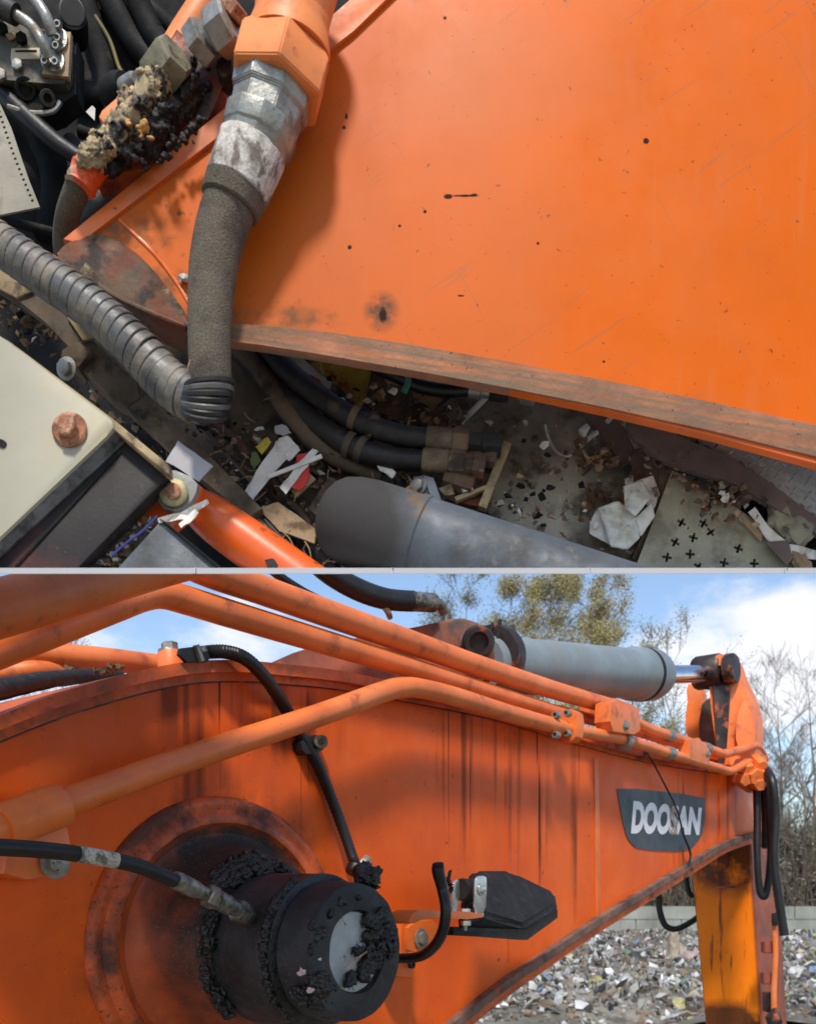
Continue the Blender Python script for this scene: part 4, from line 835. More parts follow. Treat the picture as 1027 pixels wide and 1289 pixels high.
# nose fittings
nf = thing('hose_manifold', 'cluster of orange elbow fittings at the boom nose where the lines meet the hoses', 'manifold', P(945, 965, 4.6))
for (x, y, r, dx, dy) in ((930, 962, 10, 14, 10), (938, 975, 12, 16, 4), (950, 955, 8, 10, 10), (948, 985, 8, 10, 4), (925, 980, 9, 14, 2), (956, 968, 7, 8, 8)):
    bm = new(); p0 = P(x, y, 4.65); p1 = P(x+dx, y+dy, 4.55); hexnut(bm, p0, p1, r*4.6/F, random.random()); obj('elbow_fitting', bm, m_pipe, nf)
bm = new(); slab(bm, [P(x, y, 4.7) for x, y in ((918, 955), (960, 950), (966, 990), (940, 998), (918, 985))], BD*.05, .004); obj('manifold_plate', bm, m_pipe, nf)
for (pts, r, lab) in (([(962, 968, 4.6), (972, 985, 4.5), (976, 1030, 4.5), (974, 1080, 4.5), (980, 1130, 4.5), (987, 1178, 4.5)], 5.5, 'long ribbed black hose hanging farthest right at the boom nose'),
                      ([(958, 972, 4.65), (966, 1000, 4.6), (970, 1060, 4.6), (968, 1100, 4.6), (963, 1128, 4.6), (956, 1120, 4.6), (953, 1080, 4.6), (953, 1030, 4.62), (952, 985, 4.64)], 4.6, 'black hose looping down and back up in front of the arm side'),
                      ([(955, 980, 4.68), (963, 1010, 4.66), (964, 1060, 4.66), (962, 1062, 4.66)], 5.5, 'short black hose ending between the two longer hanging hoses')):
    q = resample([(P(a_, b_, c_), r*c_/F) for a_, b_, c_ in pts], 14)
    bm = new(); sweep(bm, [(p, r_*(1+(.09 if (i % 2 and 'ribbed' in lab) else 0))) for i, (p, r_) in enumerate(q)], 10); tag(obj('rubber_hose', bm, m_cleanrub, ang=60), lab, 'hose', 'hoses hanging at the boom nose')
bm = new(); tube(bm, PT([(862, 1092, 5.6, 3.6), (866, 1120, 5.6, 3.4), (872, 1130, 5.6, 3.2)]), 10); tag(obj('rubber_hose', bm, m_cleanrub), 'short dark hose stub beside the top of the sunny arm face', 'hose')
bm = new(); tube(bm, PT([(829, 1124, 5.6, 4), (830, 1145, 5.6, 4), (837, 1165, 5.6, 4), (850, 1170, 5.6, 3.8), (865, 1164, 5.6, 3.8), (880, 1154, 5.6, 3.8)]), 12); tag(obj('rubber_hose', bm, m_blackhose), 'brown-black hose sagging in a loop under the boom left of the arm', 'hose')
lk = thing('arm_side_line', 'thin orange upright line with brackets on the far right side of the arm', 'hydraulic line', P(975, 1289, 4.9))
bm = new(); tube(bm, PT([(974, 1155, 4.9, 3.5), (976, 1200, 4.9, 3.6), (974, 1250, 4.9, 3.8), (975, 1300, 4.9, 4), (976, 1360, 4.9, 4)]), 10); obj('steel_tube', bm, m_pipe, lk)
for (x, y, w_, h_) in ((968, 1193, 8, 7), (966, 1232, 7, 7), (968, 1262, 6, 12)):
    bm = new(); box(bm, P(x, y, 4.95), Vector((1, 0, 0)), Vector((0, 1, 0)), Vector((0, 0, 1)), w_*.0042, .03, h_*.0042, .004); obj('standoff_bracket', bm, m_armside if y < 1250 else m_lug, lk)
bm = new(); lump(bm, P(974, 1283, 4.85), .05, .04, .04, .3); obj('dark_joint', bm, m_lug, lk)
bm = new(); tube(bm, PT([(974, 1150, 4.88, 3), (975, 1160, 4.88, 4), (975, 1166, 4.88, 3)]), 8); obj('end_cap', bm, m_lamp, lk)

# ================================================================== THE LEDGE between the two views
CUT = None
ledge = thing('ledge_strip', 'narrow pale grey ledge of jointed strips running across under the close-up machinery', 'ledge', (0, .86, H+.28))
js = [-250, -2, 246, 494, 742, 990, 1238]
for i in range(6):
    for (xa, xb, ra, rb, mt, nm) in ((js[i]+1.0, js[i+1]-1.0, 715, 722.3, m_ledge, 'ledge_segment'), (js[i+1]-1.6, js[i+1]-.2, 714.6, 722.0, m_ledgej, 'joint_strip')):
        if nm == 'ledge_segment': xb = js[i+1]-1.8
        bm = new(); y0, y1 = (.86, 1.46) if nm == 'ledge_segment' else (.858, 1.455)
        v = [P(xa, ra, y0), P(xb, ra, y0), P(xb, rb, y0), P(xa, rb, y0), P(xa, ra, y1), P(xb, ra, y1), P(xb, rb, y1), P(xa, rb, y1)]
        v = [bm.verts.new(q) for q in v]
        for f in ((0, 1, 2, 3), (7, 6, 5, 4), (0, 4, 5, 1), (1, 5, 6, 2), (2, 6, 7, 3), (3, 7, 4, 0)): face(bm, [v[k] for k in f])
        obj(nm, bm, mt, ledge)

# ================================================================== UPPER VIEW: close-up of the boom foot over the engine bay
CUT = 'top'; REMAP = True
bm = new(); usl(bm, [(-140, -30), (1170, -30), (1170, 735), (-140, 735)], 1.44, .02, 0)
o = tag(obj('engine_bay_wall', bm, m_bay), 'grimy engine bay inner wall behind all the close-up parts, its deep shade painted near black', 'bay wall')

# decks
bm = new(); usl(bm, [(560, 480), (1100, 400), (1100, 735), (395, 735), (380, 610), (430, 440)], 1.26, .01); tag(obj('deck_plate', bm, m_deck), 'stained grey deck plate with pale specks under the boom', 'deck plate')
def boolean(plate, cutter):
    m = plate.modifiers.new('b', 'BOOLEAN'); m.object = cutter; m.operation = 'DIFFERENCE'; m.solver = 'EXACT'; m.use_self = True
    bpy.context.view_layer.update(); dg = bpy.context.evaluated_depsgraph_get()
    me = bpy.data.meshes.new_from_object(plate.evaluated_get(dg)); plate.modifiers.clear(); plate.data = me; bpy.data.objects.remove(cutter)
    for p in me.polygons: p.use_smooth = False
CUT = None
bm = new(); usl(bm, [(846, 592), (872, 602), (940, 648), (1002, 700), (1030, 735), (798, 735), (800, 714)], 1.20, .006, 0); stp = obj('step_plate', bm, m_step)
bm = new()
for (x, y) in ((859, 656), (887, 657), (874, 675), (896, 668), (931, 689), (913, 707), (851, 681), (870, 696), (841, 700), (922, 720), (951, 708), (880, 712)):
    a0 = random.random()
    for k in range(2):
        t = a0+k*1.57; dx, dy = math.cos(t), math.sin(t)
        usl(bm, [(x+dx*6-dy*1.7, y+dy*6+dx*1.7), (x+dx*6+dy*1.7, y+dy*6-dx*1.7), (x-dx*6+dy*1.7, y-dy*6-dx*1.7), (x-dx*6-dy*1.7, y-dy*6+dx*1.7)], 1.19, .03, 0)
cut = obj('cutter', bm, m_bay)
for ob in (cut,):
    m = ob.modifiers.new('r', 'REMESH') if False else None
boolean(stp, cut)
# trim under the ledge
def retrim(o):
    global CUT
    bm = bmesh.new(); bm.from_mesh(o.data)
    for v in bm.verts: v.co += o.location
    CUT = 'top'; apply_cut(bm)
    for v in bm.verts: v.co -= o.location
    bm.to_mesh(o.data); bm.free()
retrim(stp); tag(stp, 'worn grey-green step plate pierced with cross-shaped holes at lower right', 'step plate')
CUT = 'top'
dp = thing('diamond_plate', 'grey diamond-pattern tread plate flecked with white at the right edge', 'tread plate', P(950, 600, 1.18))
bm = new(); usl(bm, [(780, 515), (1100, 575), (1100, 690), (1000, 655), (930, 608), (880, 580), (800, 560)], 1.19, .008, 0); obj('plate', bm, m_diam, dp)
bm = new()
for i in range(30):
    for j in range(12):
        x = 820+i*9.5+(j % 2)*4.7; y = 520+j*9+i*2.2
        if y > 575+(x-860)*.60: continue
        d = 1 if (i+j) % 2 else -1
        p = P(x, y, 1.19); u1 = (Vector((1, 0, d*.8))).normalized(); u2 = Vector((-u1.z, 0, u1.x))
        t = bm.verts.new(p+Vector((0, -.0016, 0))+u1*.0018); t2 = bm.verts.new(p+Vector((0, -.0016, 0))-u1*.0018)
        q = [bm.verts.new(p+u1*.0042), bm.verts.new(p+u2*.0014), bm.verts.new(p-u1*.0042), bm.verts.new(p-u2*.0014)]
        face(bm, (q[0], q[1], t)); face(bm, (q[1], t2, t)); face(bm, (q[1], q[2], t2)); face(bm, (q[2], q[3], t2)); face(bm, (q[3], t, t2)); face(bm, (q[3], q[0], t))
obj('tread_lugs', bm, m_diam, dp, kind='stuff')
# channel between plates
ch = thing('drain_channel', 'brown dented steel channel running diagonally between the deck and the tread plate', 'channel', P(900, 600, 1.19))
bm = new(); usl(bm, chaikin([(790, 512), (850, 548), (920, 575), (965, 605), (1040, 660), (1100, 700), (1100, 712), (1027, 672), (955, 626), (915, 604), (870, 592), (830, 577), (790, 545)], 1), 1.17, .01, .001); obj('rail', bm, m_strip, ch)
bm = new(); usl(bm, [(888, 615), (952, 617), (1012, 655), (1040, 680), (1040, 735), (1005, 700), (940, 650)], 1.235, .006, 0); obj('gutter', bm, m_bay, ch)
for (x, y, r) in ((905, 625, 17), (935, 623, 13), (920, 640, 10)):
    bm = new(); lump(bm, P(x, y, 1.215), r*.001, .006, r*.0007, .5, 2); obj('dirt_clod', bm, m_brown, ch)
def litter(name, pts, Y, mat, lab, cat, th=.0015, group=None, bevel=0, bend=0):
    if bend:                             # torn, slightly uneven edges
        pts = [(a_[0]*(1-k/4)+b_[0]*k/4+random.uniform(-.8, .8), a_[1]*(1-k/4)+b_[1]*k/4+random.uniform(-.8, .8)) for a_, b_ in zip(pts, list(pts[1:])+[pts[0]]) for k in range(4)]
    bm = new(); c = [(p[0], p[1], Y + (noise.noise(Vector((p[0]*.06, p[1]*.06, Y*50)))*2.2+random.uniform(-.3, .3))*bend) for p in pts]; usl(bm, c, Y, th, bevel)
    if bend: bmesh.ops.triangulate(bm, faces=bm.faces[:])
    return tag(obj(name, bm, mat, ang=20), lab, cat, group)
litter('paper_strip', [(942, 644), (950, 638), (968, 664), (992, 684), (1030, 694), (1040, 706), (1000, 700), (968, 682)], 1.175, m_white, 'white curved paper strip stuck in the channel at lower right', 'paper', bend=.006)
litter('paper_strip', [(928, 650), (933, 645), (960, 672), (958, 682)], 1.18, m_tan, 'small tan stick left of the white paper strip', 'stick')
litter('rag_scrap', [(962, 682), (992, 680), (998, 703), (990, 712), (975, 695)], 1.17, m_strip, 'small dark rag over the end of the white strip', 'rag')
bm = new(); lump(bm, P(985, 655, 1.20), .020, .012, .016, .25, 3); tag(obj('stone', bm, m_step), 'rounded grey-green stone in the channel above the white strip', 'stone')
bm = new(); lump(bm, P(1006, 668, 1.19), .018, .010, .018, .2, 3); tag(obj('stone', bm, m_step), 'second rounded stone at the channel right of the first', 'stone')
bm = new(); lump(bm, P(1010, 712, 1.185), .022, .008, .009, .3, 3); tag(obj('stone', bm, m_tan), 'tan flat stone at the very lower right corner', 'stone')
# brown rubber mats
litter('rubber_mat', [(728, 513), (768, 516), (808, 556), (828, 582), (800, 606), (784, 586), (756, 546)], 1.235, m_strip, 'long brown rubber strip coming out from under the boom edge', 'rubber strip', .003)
litter('rubber_mat', [(786, 585), (808, 556), (828, 578), (850, 596), (836, 622), (818, 640), (806, 607), (795, 608)], 1.225, m_strip, 'square end piece of brown rubber overlapping the long strip', 'rubber strip', .003)
litter('rubber_mat', [(828, 582), (850, 585), (848, 598), (800, 706), (796, 702), (830, 622)], 1.222, m_brown, 'narrow dark strip dividing the deck from the step plate', 'strip', .003)
# crumpled foam
random.seed(11)
FO = [((742, 658), (752, 640), (775, 660), (785, 690), (768, 686), (742, 672)), ((752, 640), (778, 630), (800, 648), (806, 676), (790, 692), (768, 688), (760, 660)), ((785, 612), (808, 604), (818, 628), (800, 650), (786, 640)), ((800, 606), (822, 598), (830, 622), (822, 642), (812, 634)), ((800, 652), (820, 632), (824, 650), (806, 676)), ((786, 603), (796, 598), (798, 608), (787, 614)), ((790, 655), (806, 648), (812, 664), (800, 682))]
fl = ['grey-white foam shard lowest left of the crumpled heap', 'large crumpled white foam piece at the heap centre', 'ribbed white foam lump at the top of the heap', 'cream foam shard on the right side of the heap against the mat', 'flat cream shard between the large piece and the mat edge', 'tiny white foam chip above the ribbed lump', 'small shard tucked beneath the large crumpled piece']
for k, pts in enumerate(FO):
    cx_ = sum(p[0] for p in pts)/len(pts); cy_ = sum(p[1] for p in pts)/len(pts); Yk = 1.20 - .012*((k*2) % 5); tl = (random.uniform(-1, 1)*.0006, random.uniform(-1, 1)*.0006)
    bm = new(); c = bm.verts.new(P(cx_, cy_, Yk-.003+(noise.voronoi(Vector((cx_*.075, cy_*.075, k*3.1)))[0][0]-.4)*.016))
    N_ = 34; ringp = []
    for i in range(N_):
        t = i/N_*len(pts); a_ = pts[int(t) % len(pts)]; b_ = pts[(int(t)+1) % len(pts)]; fr_ = t-int(t); ringp.append((a_[0]*(1-fr_)+b_[0]*fr_, a_[1]*(1-fr_)+b_[1]*fr_))
    lev = []
    for s_, dy_ in ((1, .006), (1, 0), (.95, -.003), (.84, -.003), (.72, -.003), (.6, -.003), (.48, -.003), (.36, -.003), (.22, -.003), (.1, -.003)):
        lev.append([bm.verts.new(P(cx_+(x-cx_)*s_+random.uniform(-.5, .5), cy_+(y-cy_)*s_+random.uniform(-.5, .5), Yk+dy_+s_*((x-cx_)*tl[0]+(y-cy_)*tl[1])+(noise.voronoi(Vector(((cx_+(x-cx_)*s_)*.075, (cy_+(y-cy_)*s_)*.075, k*3.1)))[0][0]-.4)*.016)) for x, y in ringp])
    for i in range(9):
        for j in range(N_): face(bm, (lev[i][j], lev[i][(j+1) % N_], lev[i+1][(j+1) % N_], lev[i+1][j]))
    for j in range(N_): face(bm, (lev[9][j], lev[9][(j+1) % N_], c))
    tag(obj('foam_scrap', bm, m_foam if k not in (0, 3, 4) else m_white, ang=25), fl[k], 'foam scrap', 'crumpled foam scraps on the deck')
# brown dry leaf litter near the mat
bm = new()
for i in range(46):
    x, y = random.choice(((760, 575), (745, 570), (775, 590), (765, 630), (735, 575), (780, 600), (755, 628)))
    flake(bm, P(x+random.gauss(0, 9), y+random.gauss(0, 7), 1.225), random.uniform(.004, .011), tilt=.9)
tag(obj('dry_leaves', bm, [m_leaf]), 'small heap of crumpled dry brown leaves left of the rubber strip', 'leaves', kind='stuff')
bm = new()
for i in range(10):
    x, y = random.choice(((745, 580), (770, 572))); flake(bm, P(x+random.gauss(0, 12), y+random.gauss(0, 6), 1.22), random.uniform(.005, .013), tilt=.7)
tag(obj('tan_leaves', bm, m_tan), 'pale tan leaf scraps on the leaf heap by the mat', 'leaves', kind='stuff')
def wire(pts, Y, r, mat, lab, name='wire', cat='wire'):
    bm = new(); tube(bm, PT([(a_, b_, Y, r) for a_, b_ in pts]), 8); return tag(obj(name, bm, mat), lab, cat)
wire([(686, 535), (690, 550), (700, 568), (715, 574), (722, 568)], 1.235, 1.6, m_white, 'thin white cord curled on the deck left of the leaf heap', 'cord', 'cord')
wire([(729, 562), (740, 552), (752, 544)], 1.23, 3, m_white, 'short white plastic stick lower one by the rubber strip', 'plastic_stick', 'stick')
wire([(764, 531), (770, 524), (773, 520)], 1.225, 3, m_white, 'short white plastic stick upper one on the rubber strip', 'plastic_stick', 'stick')
wire([(778, 530), (790, 540), (796, 552), (812, 568), (818, 578)], 1.222, 1, m_tan, 'thin tan root fibre lying over the rubber strip', 'fibre', 'fibre')
wire([(567, 545), (590, 522), (612, 500)], 1.2, 3.2, m_white, 'long straight white tie above the hose fittings', 'cable_tie', 'tie')
wire([(484, 478), (500, 484), (512, 478)], 1.2, 1.4, m_tan, 'short tan twig under the boom edge', 'twig', 'twig')

# dark frame beams under the boom
fb = thing('swing_frame', 'curved brown dusty frame plate sweeping down under the vertical hose', 'frame', P(330, 560, 1.2))
bm = new(); usl(bm, chaikin([(225, 400), (300, 425), (345, 480), (400, 560), (470, 600), (430, 640), (400, 690), (372, 660), (320, 610), (260, 540), (200, 480), (120, 410), (70, 320)], 2), 1.22, .02, .002); obj('frame_web', bm, m_brown, fb)
bm = new(); tube(bm, PT([(280, 420, 1.16, 9), (318, 455, 1.16, 10), (350, 500, 1.16, 11), (390, 550, 1.16, 11), (430, 580, 1.17, 10), (480, 600, 1.18, 8)]), 12, wob=.15); obj('frame_lip', bm, m_brown, fb)
bm = new(); tube(bm, PT([(60, 320, 1.17, 3), (130, 395, 1.17, 4), (200, 460, 1.17, 4), (300, 560, 1.17, 5), (390, 660, 1.17, 5), (430, 720, 1.17, 4)]), 8, wob=.4); obj('frame_seam', bm, m_foot, fb)
bs = thing('brown_beam', 'long dusty beam running under the spiral wrapped hose from the left edge', 'beam', P(100, 420, 1.12))
bm = new(); usl(bm, [(-60, 300), (0, 332), (36, 352), (80, 395), (130, 440), (200, 510), (260, 570), (330, 640), (312, 652), (250, 600), (170, 525), (105, 455), (60, 405), (20, 375), (0, 362), (-60, 330)], 1.10, .02, .002); obj('beam_web', bm, m_brown, bs)
bm = new(); usl(bm, [(-60, 296), (0, 330), (38, 352), (42, 366), (20, 374), (-2, 362), (-60, 332)], 1.094, .004, .001); obj('beam_web', bm, m_brownpale, bs, label='pale end of the beam')
bm = new(); usl(bm, [(84, 398), (92, 396), (128, 414), (126, 424), (104, 428)], 1.092, .004, .001); obj('pale_patch', bm, m_brownpale, bs)
bb_ = thing('frame_bracket', 'brown bracket block with a small steel bolt left under the beam', 'bracket', P(110, 470, 1.12))
bm = new(); usl(bm, [(78, 440), (96, 428), (116, 442), (98, 462), (76, 448)], 1.08, .03, .002); obj('bracket_top', bm, m_foot, bb_)
bm = new(); usl(bm, [(100, 462), (120, 440), (172, 480), (176, 500), (160, 512), (140, 500)], 1.095, .03, .002); obj('bracket_body', bm, m_brown, bb_)
bolt(bb_, P(84, 464, 1.08), Vector((-.3, -1, -.2)), .0085, .008, m_steel)

# engine bay details, deep left
def bay_hose(pts, lab, mat=m_blackhose, rib=False, name='rubber_hose', grp=None):
    q = resample(PT(pts), 14); bm = new(); sweep(bm, [(p, r*(1+(.10 if (rib and i % 2) else 0))) for i, (p, r) in enumerate(q)], 14)
    return tag(obj(name, bm, mat, ang=60), lab, 'hose', grp)
bay_hose([(-40, 80, 1.28, 10), (0, 115, 1.27, 10), (40, 152, 1.26, 10), (75, 182, 1.26, 9.5), (110, 205, 1.27, 9)], 'smooth black hose crossing diagonally below the valve block', m_cleanrub)
bay_hose([(130, -20, 1.38, 13), (150, 20, 1.38, 13), (175, 60, 1.38, 13), (200, 85, 1.38, 12)], 'corrugated black hose deep in the bay left of the burnt fitting', m_baydark, True, grp='corrugated hoses deep in the engine bay')
bay_hose([(165, -20, 1.36, 12), (180, 15, 1.36, 12), (195, 45, 1.36, 12), (215, 70, 1.36, 12)], 'second corrugated black hose, nearer the orange pipe', m_baydark, True, grp='corrugated hoses deep in the engine bay')
bay_hose([(100, -20, 1.39, 14), (118, 40, 1.39, 14), (130, 80, 1.39, 14), (128, 120, 1.39, 14), (95, 115, 1.39, 13)], 'thick black hose curving behind the valve block', m_baydark)
bay_hose([(120, 20, 1.37, 2.5), (138, 50, 1.37, 2.5), (150, 85, 1.37, 2.5), (158, 95, 1.37, 2.5)], 'thin olive-yellow cable in the dark bay', M('olive_cable', L(96, 86, 36), .6), name='cable')
bay_hose([(150, -30, 1.41, 9), (200, 20, 1.41, 9), (250, 60, 1.41, 9), (300, 90, 1.41, 9)], 'smooth black hose slanting behind the orange pipe', m_baydark)
bay_hose([(85, 180, 1.34, 12), (110, 205, 1.34, 12), (140, 230, 1.34, 12), (120, 260, 1.34, 12), (80, 300, 1.34, 12)], 'black hose half hidden behind the melted orange sleeve', m_blackhose)
bay_hose([(-40, 262, 1.33, 5), (20, 280, 1.33, 5), (60, 290, 1.33, 5), (100, 300, 1.33, 5)], 'thin dark pipe in shadow below the perforated plate', m_baydark)
bay_hose([(120, 110, 1.38, 6), (140, 140, 1.38, 7), (125, 170, 1.38, 7), (100, 165, 1.38, 7)], 'small bent dark hose left of the orange bracket', m_baydark)
bay_hose([(0, 130, 1.40, 16), (50, 170, 1.40, 17), (70, 230, 1.40, 16), (60, 300, 1.40, 15)], 'thick shadowed hose behind the smooth diagonal one', m_baydark)
cp = thing('filler_cap', 'round grey cap on a black neck above the valve block', 'cap', P(90, 15, 1.3))
bm = new(); lathe(bm, P(95, 50, 1.36), P(91, 18, 1.30), [(0, .016), (.6, .018), (1, .018)], 24); obj('neck', bm, m_baydark, cp)
bm = new(); lathe(bm, P(91, 14, 1.30), P(91, 14, 1.288), [(0, .0155), (.7, .0155), (1, .014)], 28); obj('cap_top', bm, M('grey_cap', L(108, 106, 102), .6), cp)
vb = thing('valve_block', 'dusty steel valve block with bolted flanges and small plate, upper left corner', 'valve block', P(40, 100, 1.25))
bm = new(); usl(bm, [(-60, 12), (0, 26), (56, 36), (88, 40), (88, 92), (82, 104), (66, 105), (10, 100), (-60, 95)], 1.24, .03, .002); obj('block_body', bm, M('dusty_block', L(88, 84, 74), .6, metal=.3, var=.2, vs=20, layers=[dict(c=L(50, 44, 36), s=26, lo=.5, hi=.62), dict(c=L(140, 126, 100), s=50, lo=.6, hi=.7)], bump=.4), vb)
bm = new(); usl(bm, [(10, 102), (85, 96), (96, 50), (96, 118), (86, 124), (72, 136), (60, 140), (20, 134)], 1.26, .03, .002); obj('block_skirt', bm, m_baydark, vb)
bm = new(); usl(bm, [(54, 38), (89, 39), (86, 96), (52, 92), (56, 82), (78, 76), (80, 50)], 1.232, .008, .0008); obj('flange_base', bm, m_tan, vb)
for (cx_, cy_) in ((72, 48), (68, 76)):
    bm = new(); usl(bm, chaikin([(cx_-15, cy_-14), (cx_+2, cy_-16), (cx_+13, cy_-8), (cx_+12, cy_+9), (cx_+2, cy_+14), (cx_-14, cy_+8), (cx_-18, cy_)], 1), 1.226, .01, .001); fl_ = obj('flange', bm, m_steel, vb)
for (x, y) in ((74, 33), (74, 50), (72, 60), (58, 79), (71, 80), (57, 70)):
    bolt(vb, P(x, y, 1.222), Vector((0, -1, -.25)), .0045, .007, m_steel, sock=True, wash=False)
for (pts) in ([(-40, -8, 1.20, 12), (-5, 5, 1.2, 12), (20, 18, 1.2, 11.5)], ):
    bm = new(); tube(bm, PT(pts), 16); obj('hose_stub', bm, m_blackhose, vb)
bm = new(); tube(bm, PT([(18, 17, 1.2, 6), (38, 30, 1.2, 6), (52, 50, 1.2, 6), (62, 72, 1.215, 6)]), 14); obj('steel_tube', bm, m_steel, vb)
bm = new(); tube(bm, PT([(30, -20, 1.2, 6.5), (45, 0, 1.2, 6.5), (58, 20, 1.2, 6.5), (66, 44, 1.215, 6.5)]), 14); obj('steel_tube', bm, m_steel, vb)
bm = new(); usl(bm, [(14, 60), (50, 59), (50, 73), (13, 74)], 1.237, .004, .0005); lbp = obj('name_plate', bm, m_label, vb)
bm = new(); usl(bm, [(19, 62.5), (46, 62), (46, 63.8), (19, 64.3)], 1.2355, .001, 0); obj('print_line', bm, m_baydark, lbp)
for (x, y) in ((23, 83), (28, 50), (4, 38), (2, 96)): bolt(vb, P(x, y, 1.239), Vector((0, -1, -.1)), .007, .006, m_steel if y > 60 else m_baydark, wash=False)
bm = new(); lathe(bm, P(60, 125, 1.255), P(60, 123, 1.235), [(0, .0095), (.8, .0095), (1, .0085), (1, .005), (.4, .005)], 20); obj('port_boss', bm, m_blackhose, vb)
bm = new(); lathe(bm, P(32, 112, 1.258), P(32, 111, 1.245), [(0, .0125), (.8, .0125), (1, .0115), (1, .008), (.4, .008)], 20); obj('port_boss', bm, m_baydark, vb)
bm = new(); tube(bm, PT([(10, 134, 1.25, 3), (40, 142, 1.25, 3), (66, 140, 1.25, 3), (76, 128, 1.25, 3)]), 8); obj('edge_rib', bm, m_steel, vb)
bm = new(); usl(bm, [(6, 42), (14, 40), (20, 46), (12, 50)], 1.235, .002, 0); obj('tan_leaf', bm, m_tan, vb)
# perforated plate
CUT = None
bm = new(); usl(bm, [(-60, 40), (-20, 95), (0, 130), (14, 160), (24, 190), (36, 225), (50, 260), (0, 270), (-60, 282)], 1.20, .003, 0); pp = obj('perforated_plate', bm, m_perf)
bm = new()
for i in range(18):
    t = i/17; x = 1+t*42; y = 140+t*112; q = Vector((.34, 0, -.94))
    box(bm, P(x-2-2*math.sin(t*3), y, 1.20), q, Vector((0, 1, 0)), Vector((.94, 0, .34)), .0014, .01, .0016)
boolean(pp, obj('cutter', bm, m_bay)); CUT = 'top'
tag(pp, 'pale dusty metal plate with a row of small holes along its edge', 'perforated plate')
litter('white_tag', [(108, 140), (116, 132), (120, 136), (119, 151)], 1.3, m_white, 'tiny white tag in the dark bay left of the orange bracket', 'tag')
sb = thing('steel_plug', 'silver plug sticking out behind the orange bracket edge', 'plug', P(162, 105, 1.2))
bm = new(); lathe(bm, P(152, 110, 1.2), P(172, 98, 1.17), [(0, .007), (.2, .009), (.8, .009), (1, .007)], 16); obj('plug_body', bm, m_steel, sb)
bm = new(); lathe(bm, P(140, 118, 1.23), P(158, 106, 1.2), [(0, .018), (.6, .018), (1, .014)], 20); obj('plug_base', bm, m_baydark, sb)

# ---- boom foot close-up
ub = thing('excavator_boom', 'big smooth orange boom side seen close with dusty flange along its lower edge', 'boom', P(640, 480, 1.0))
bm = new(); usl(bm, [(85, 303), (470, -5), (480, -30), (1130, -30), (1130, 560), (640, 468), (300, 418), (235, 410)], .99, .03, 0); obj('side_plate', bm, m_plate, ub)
bm = new(); usl(bm, [(78, 300), (300, 122), (470, -22), (476, -30), (512, -30), (500, -15), (445, 38), (300, 152), (100, 306)], .985, .05, .003); obj('top_flange', bm, m_orange_edge, ub)
bm = new(); usl(bm, [(232, 404), (300, 407), (400, 416), (520, 434), (640, 455), (800, 486), (900, 507), (1130, 556), (1130, 600), (900, 543), (760, 512), (640, 488), (520, 466), (400, 445), (330, 434), (280, 428), (240, 420)], .975, .014, .002); obj('bottom_flange', bm, m_flange, ub)
bm = new(); usl(bm, [(420, 447), (520, 464.5), (640, 486.5), (760, 510), (900, 540), (1130, 596), (1130, 612), (900, 549), (760, 516), (640, 490), (520, 467), (420, 449)], .978, .012, .001); obj('flange_lip', bm, m_lip, ub)
bm = new(); usl(bm, chaikin([(66, 322), (84, 302), (118, 290), (150, 300), (180, 325), (212, 362), (238, 400), (240, 416), (215, 410), (150, 372), (95, 345)], 1), .985, .05, .004); obj('foot_plate', bm, m_foot, ub)
bm = new(); tube(bm, PT([(150, 276, .99, 2), (185, 310, .99, 2.5), (215, 345, .99, 2.5), (240, 385, .99, 2.5)]), 8, wob=.3); obj('weld_bead', bm, m_orange_edge, ub)
bm = new(); tube(bm, PT([(66, 322, .985, 3), (110, 350, .984, 3), (160, 380, .984, 3), (235, 412, .984, 3)]), 8, wob=.3); obj('weld_bead', bm, m_foot, ub)
bm = new(); lump(bm, P(232, 350, .985), .004, .004, .006, .4); obj('mud_spot', bm, m_white, ub)

# second orange pipe & burnt fitting
op = thing('hydraulic_line', 'plain orange tube behind the burnt fitting at the top', 'hydraulic line', P(255, 20, 1.02), 'orange tubes of the close-up')
bm = new(); tube(bm, PT([(300, -50, 1.02, 21), (275, -15, 1.02, 21), (235, 45, 1.02, 21), (215, 80, 1.02, 21)]), 24); obj('steel_tube', bm, m_salmon, op)
bf = thing('burnt_fitting', 'orange fitting block caked with charred beige and black residue left of the big hose', 'fitting', P(190, 150, .98))
bm = new(); usl(bm, [(222, 34), (279, 92), (281, 108), (262, 150), (190, 214), (150, 214), (118, 222), (134, 184)], .985, .03, .003); obj('fitting_plate', bm, m_orburn, bf)
bm = new(); usl(bm, [(124, 146), (128, 138), (166, 105), (172, 112), (140, 158), (134, 158)], 1.0, .04, .002); obj('side_tab', bm, m_salmon, bf)
bm = new(); hexnut(bm, P(196, 102, .965), P(222, 66, .945), .022, .4); obj('hex_nut', bm, M('nut_dusty_green_grey', L(128, 122, 98), .6, var=.2, vs=50, layers=[dict(c=L(50, 40, 32), s=30, lo=.5, hi=.6)], bump=.5), bf)
bm = new(); tube(bm, PT([(205, 100, .955, 19), (178, 130, .955, 16), (150, 165, .955, 15), (122, 200, .96, 15)]), 16, wob=.5); obj('putty_core', bm, m_putty, bf)
random.seed(5)
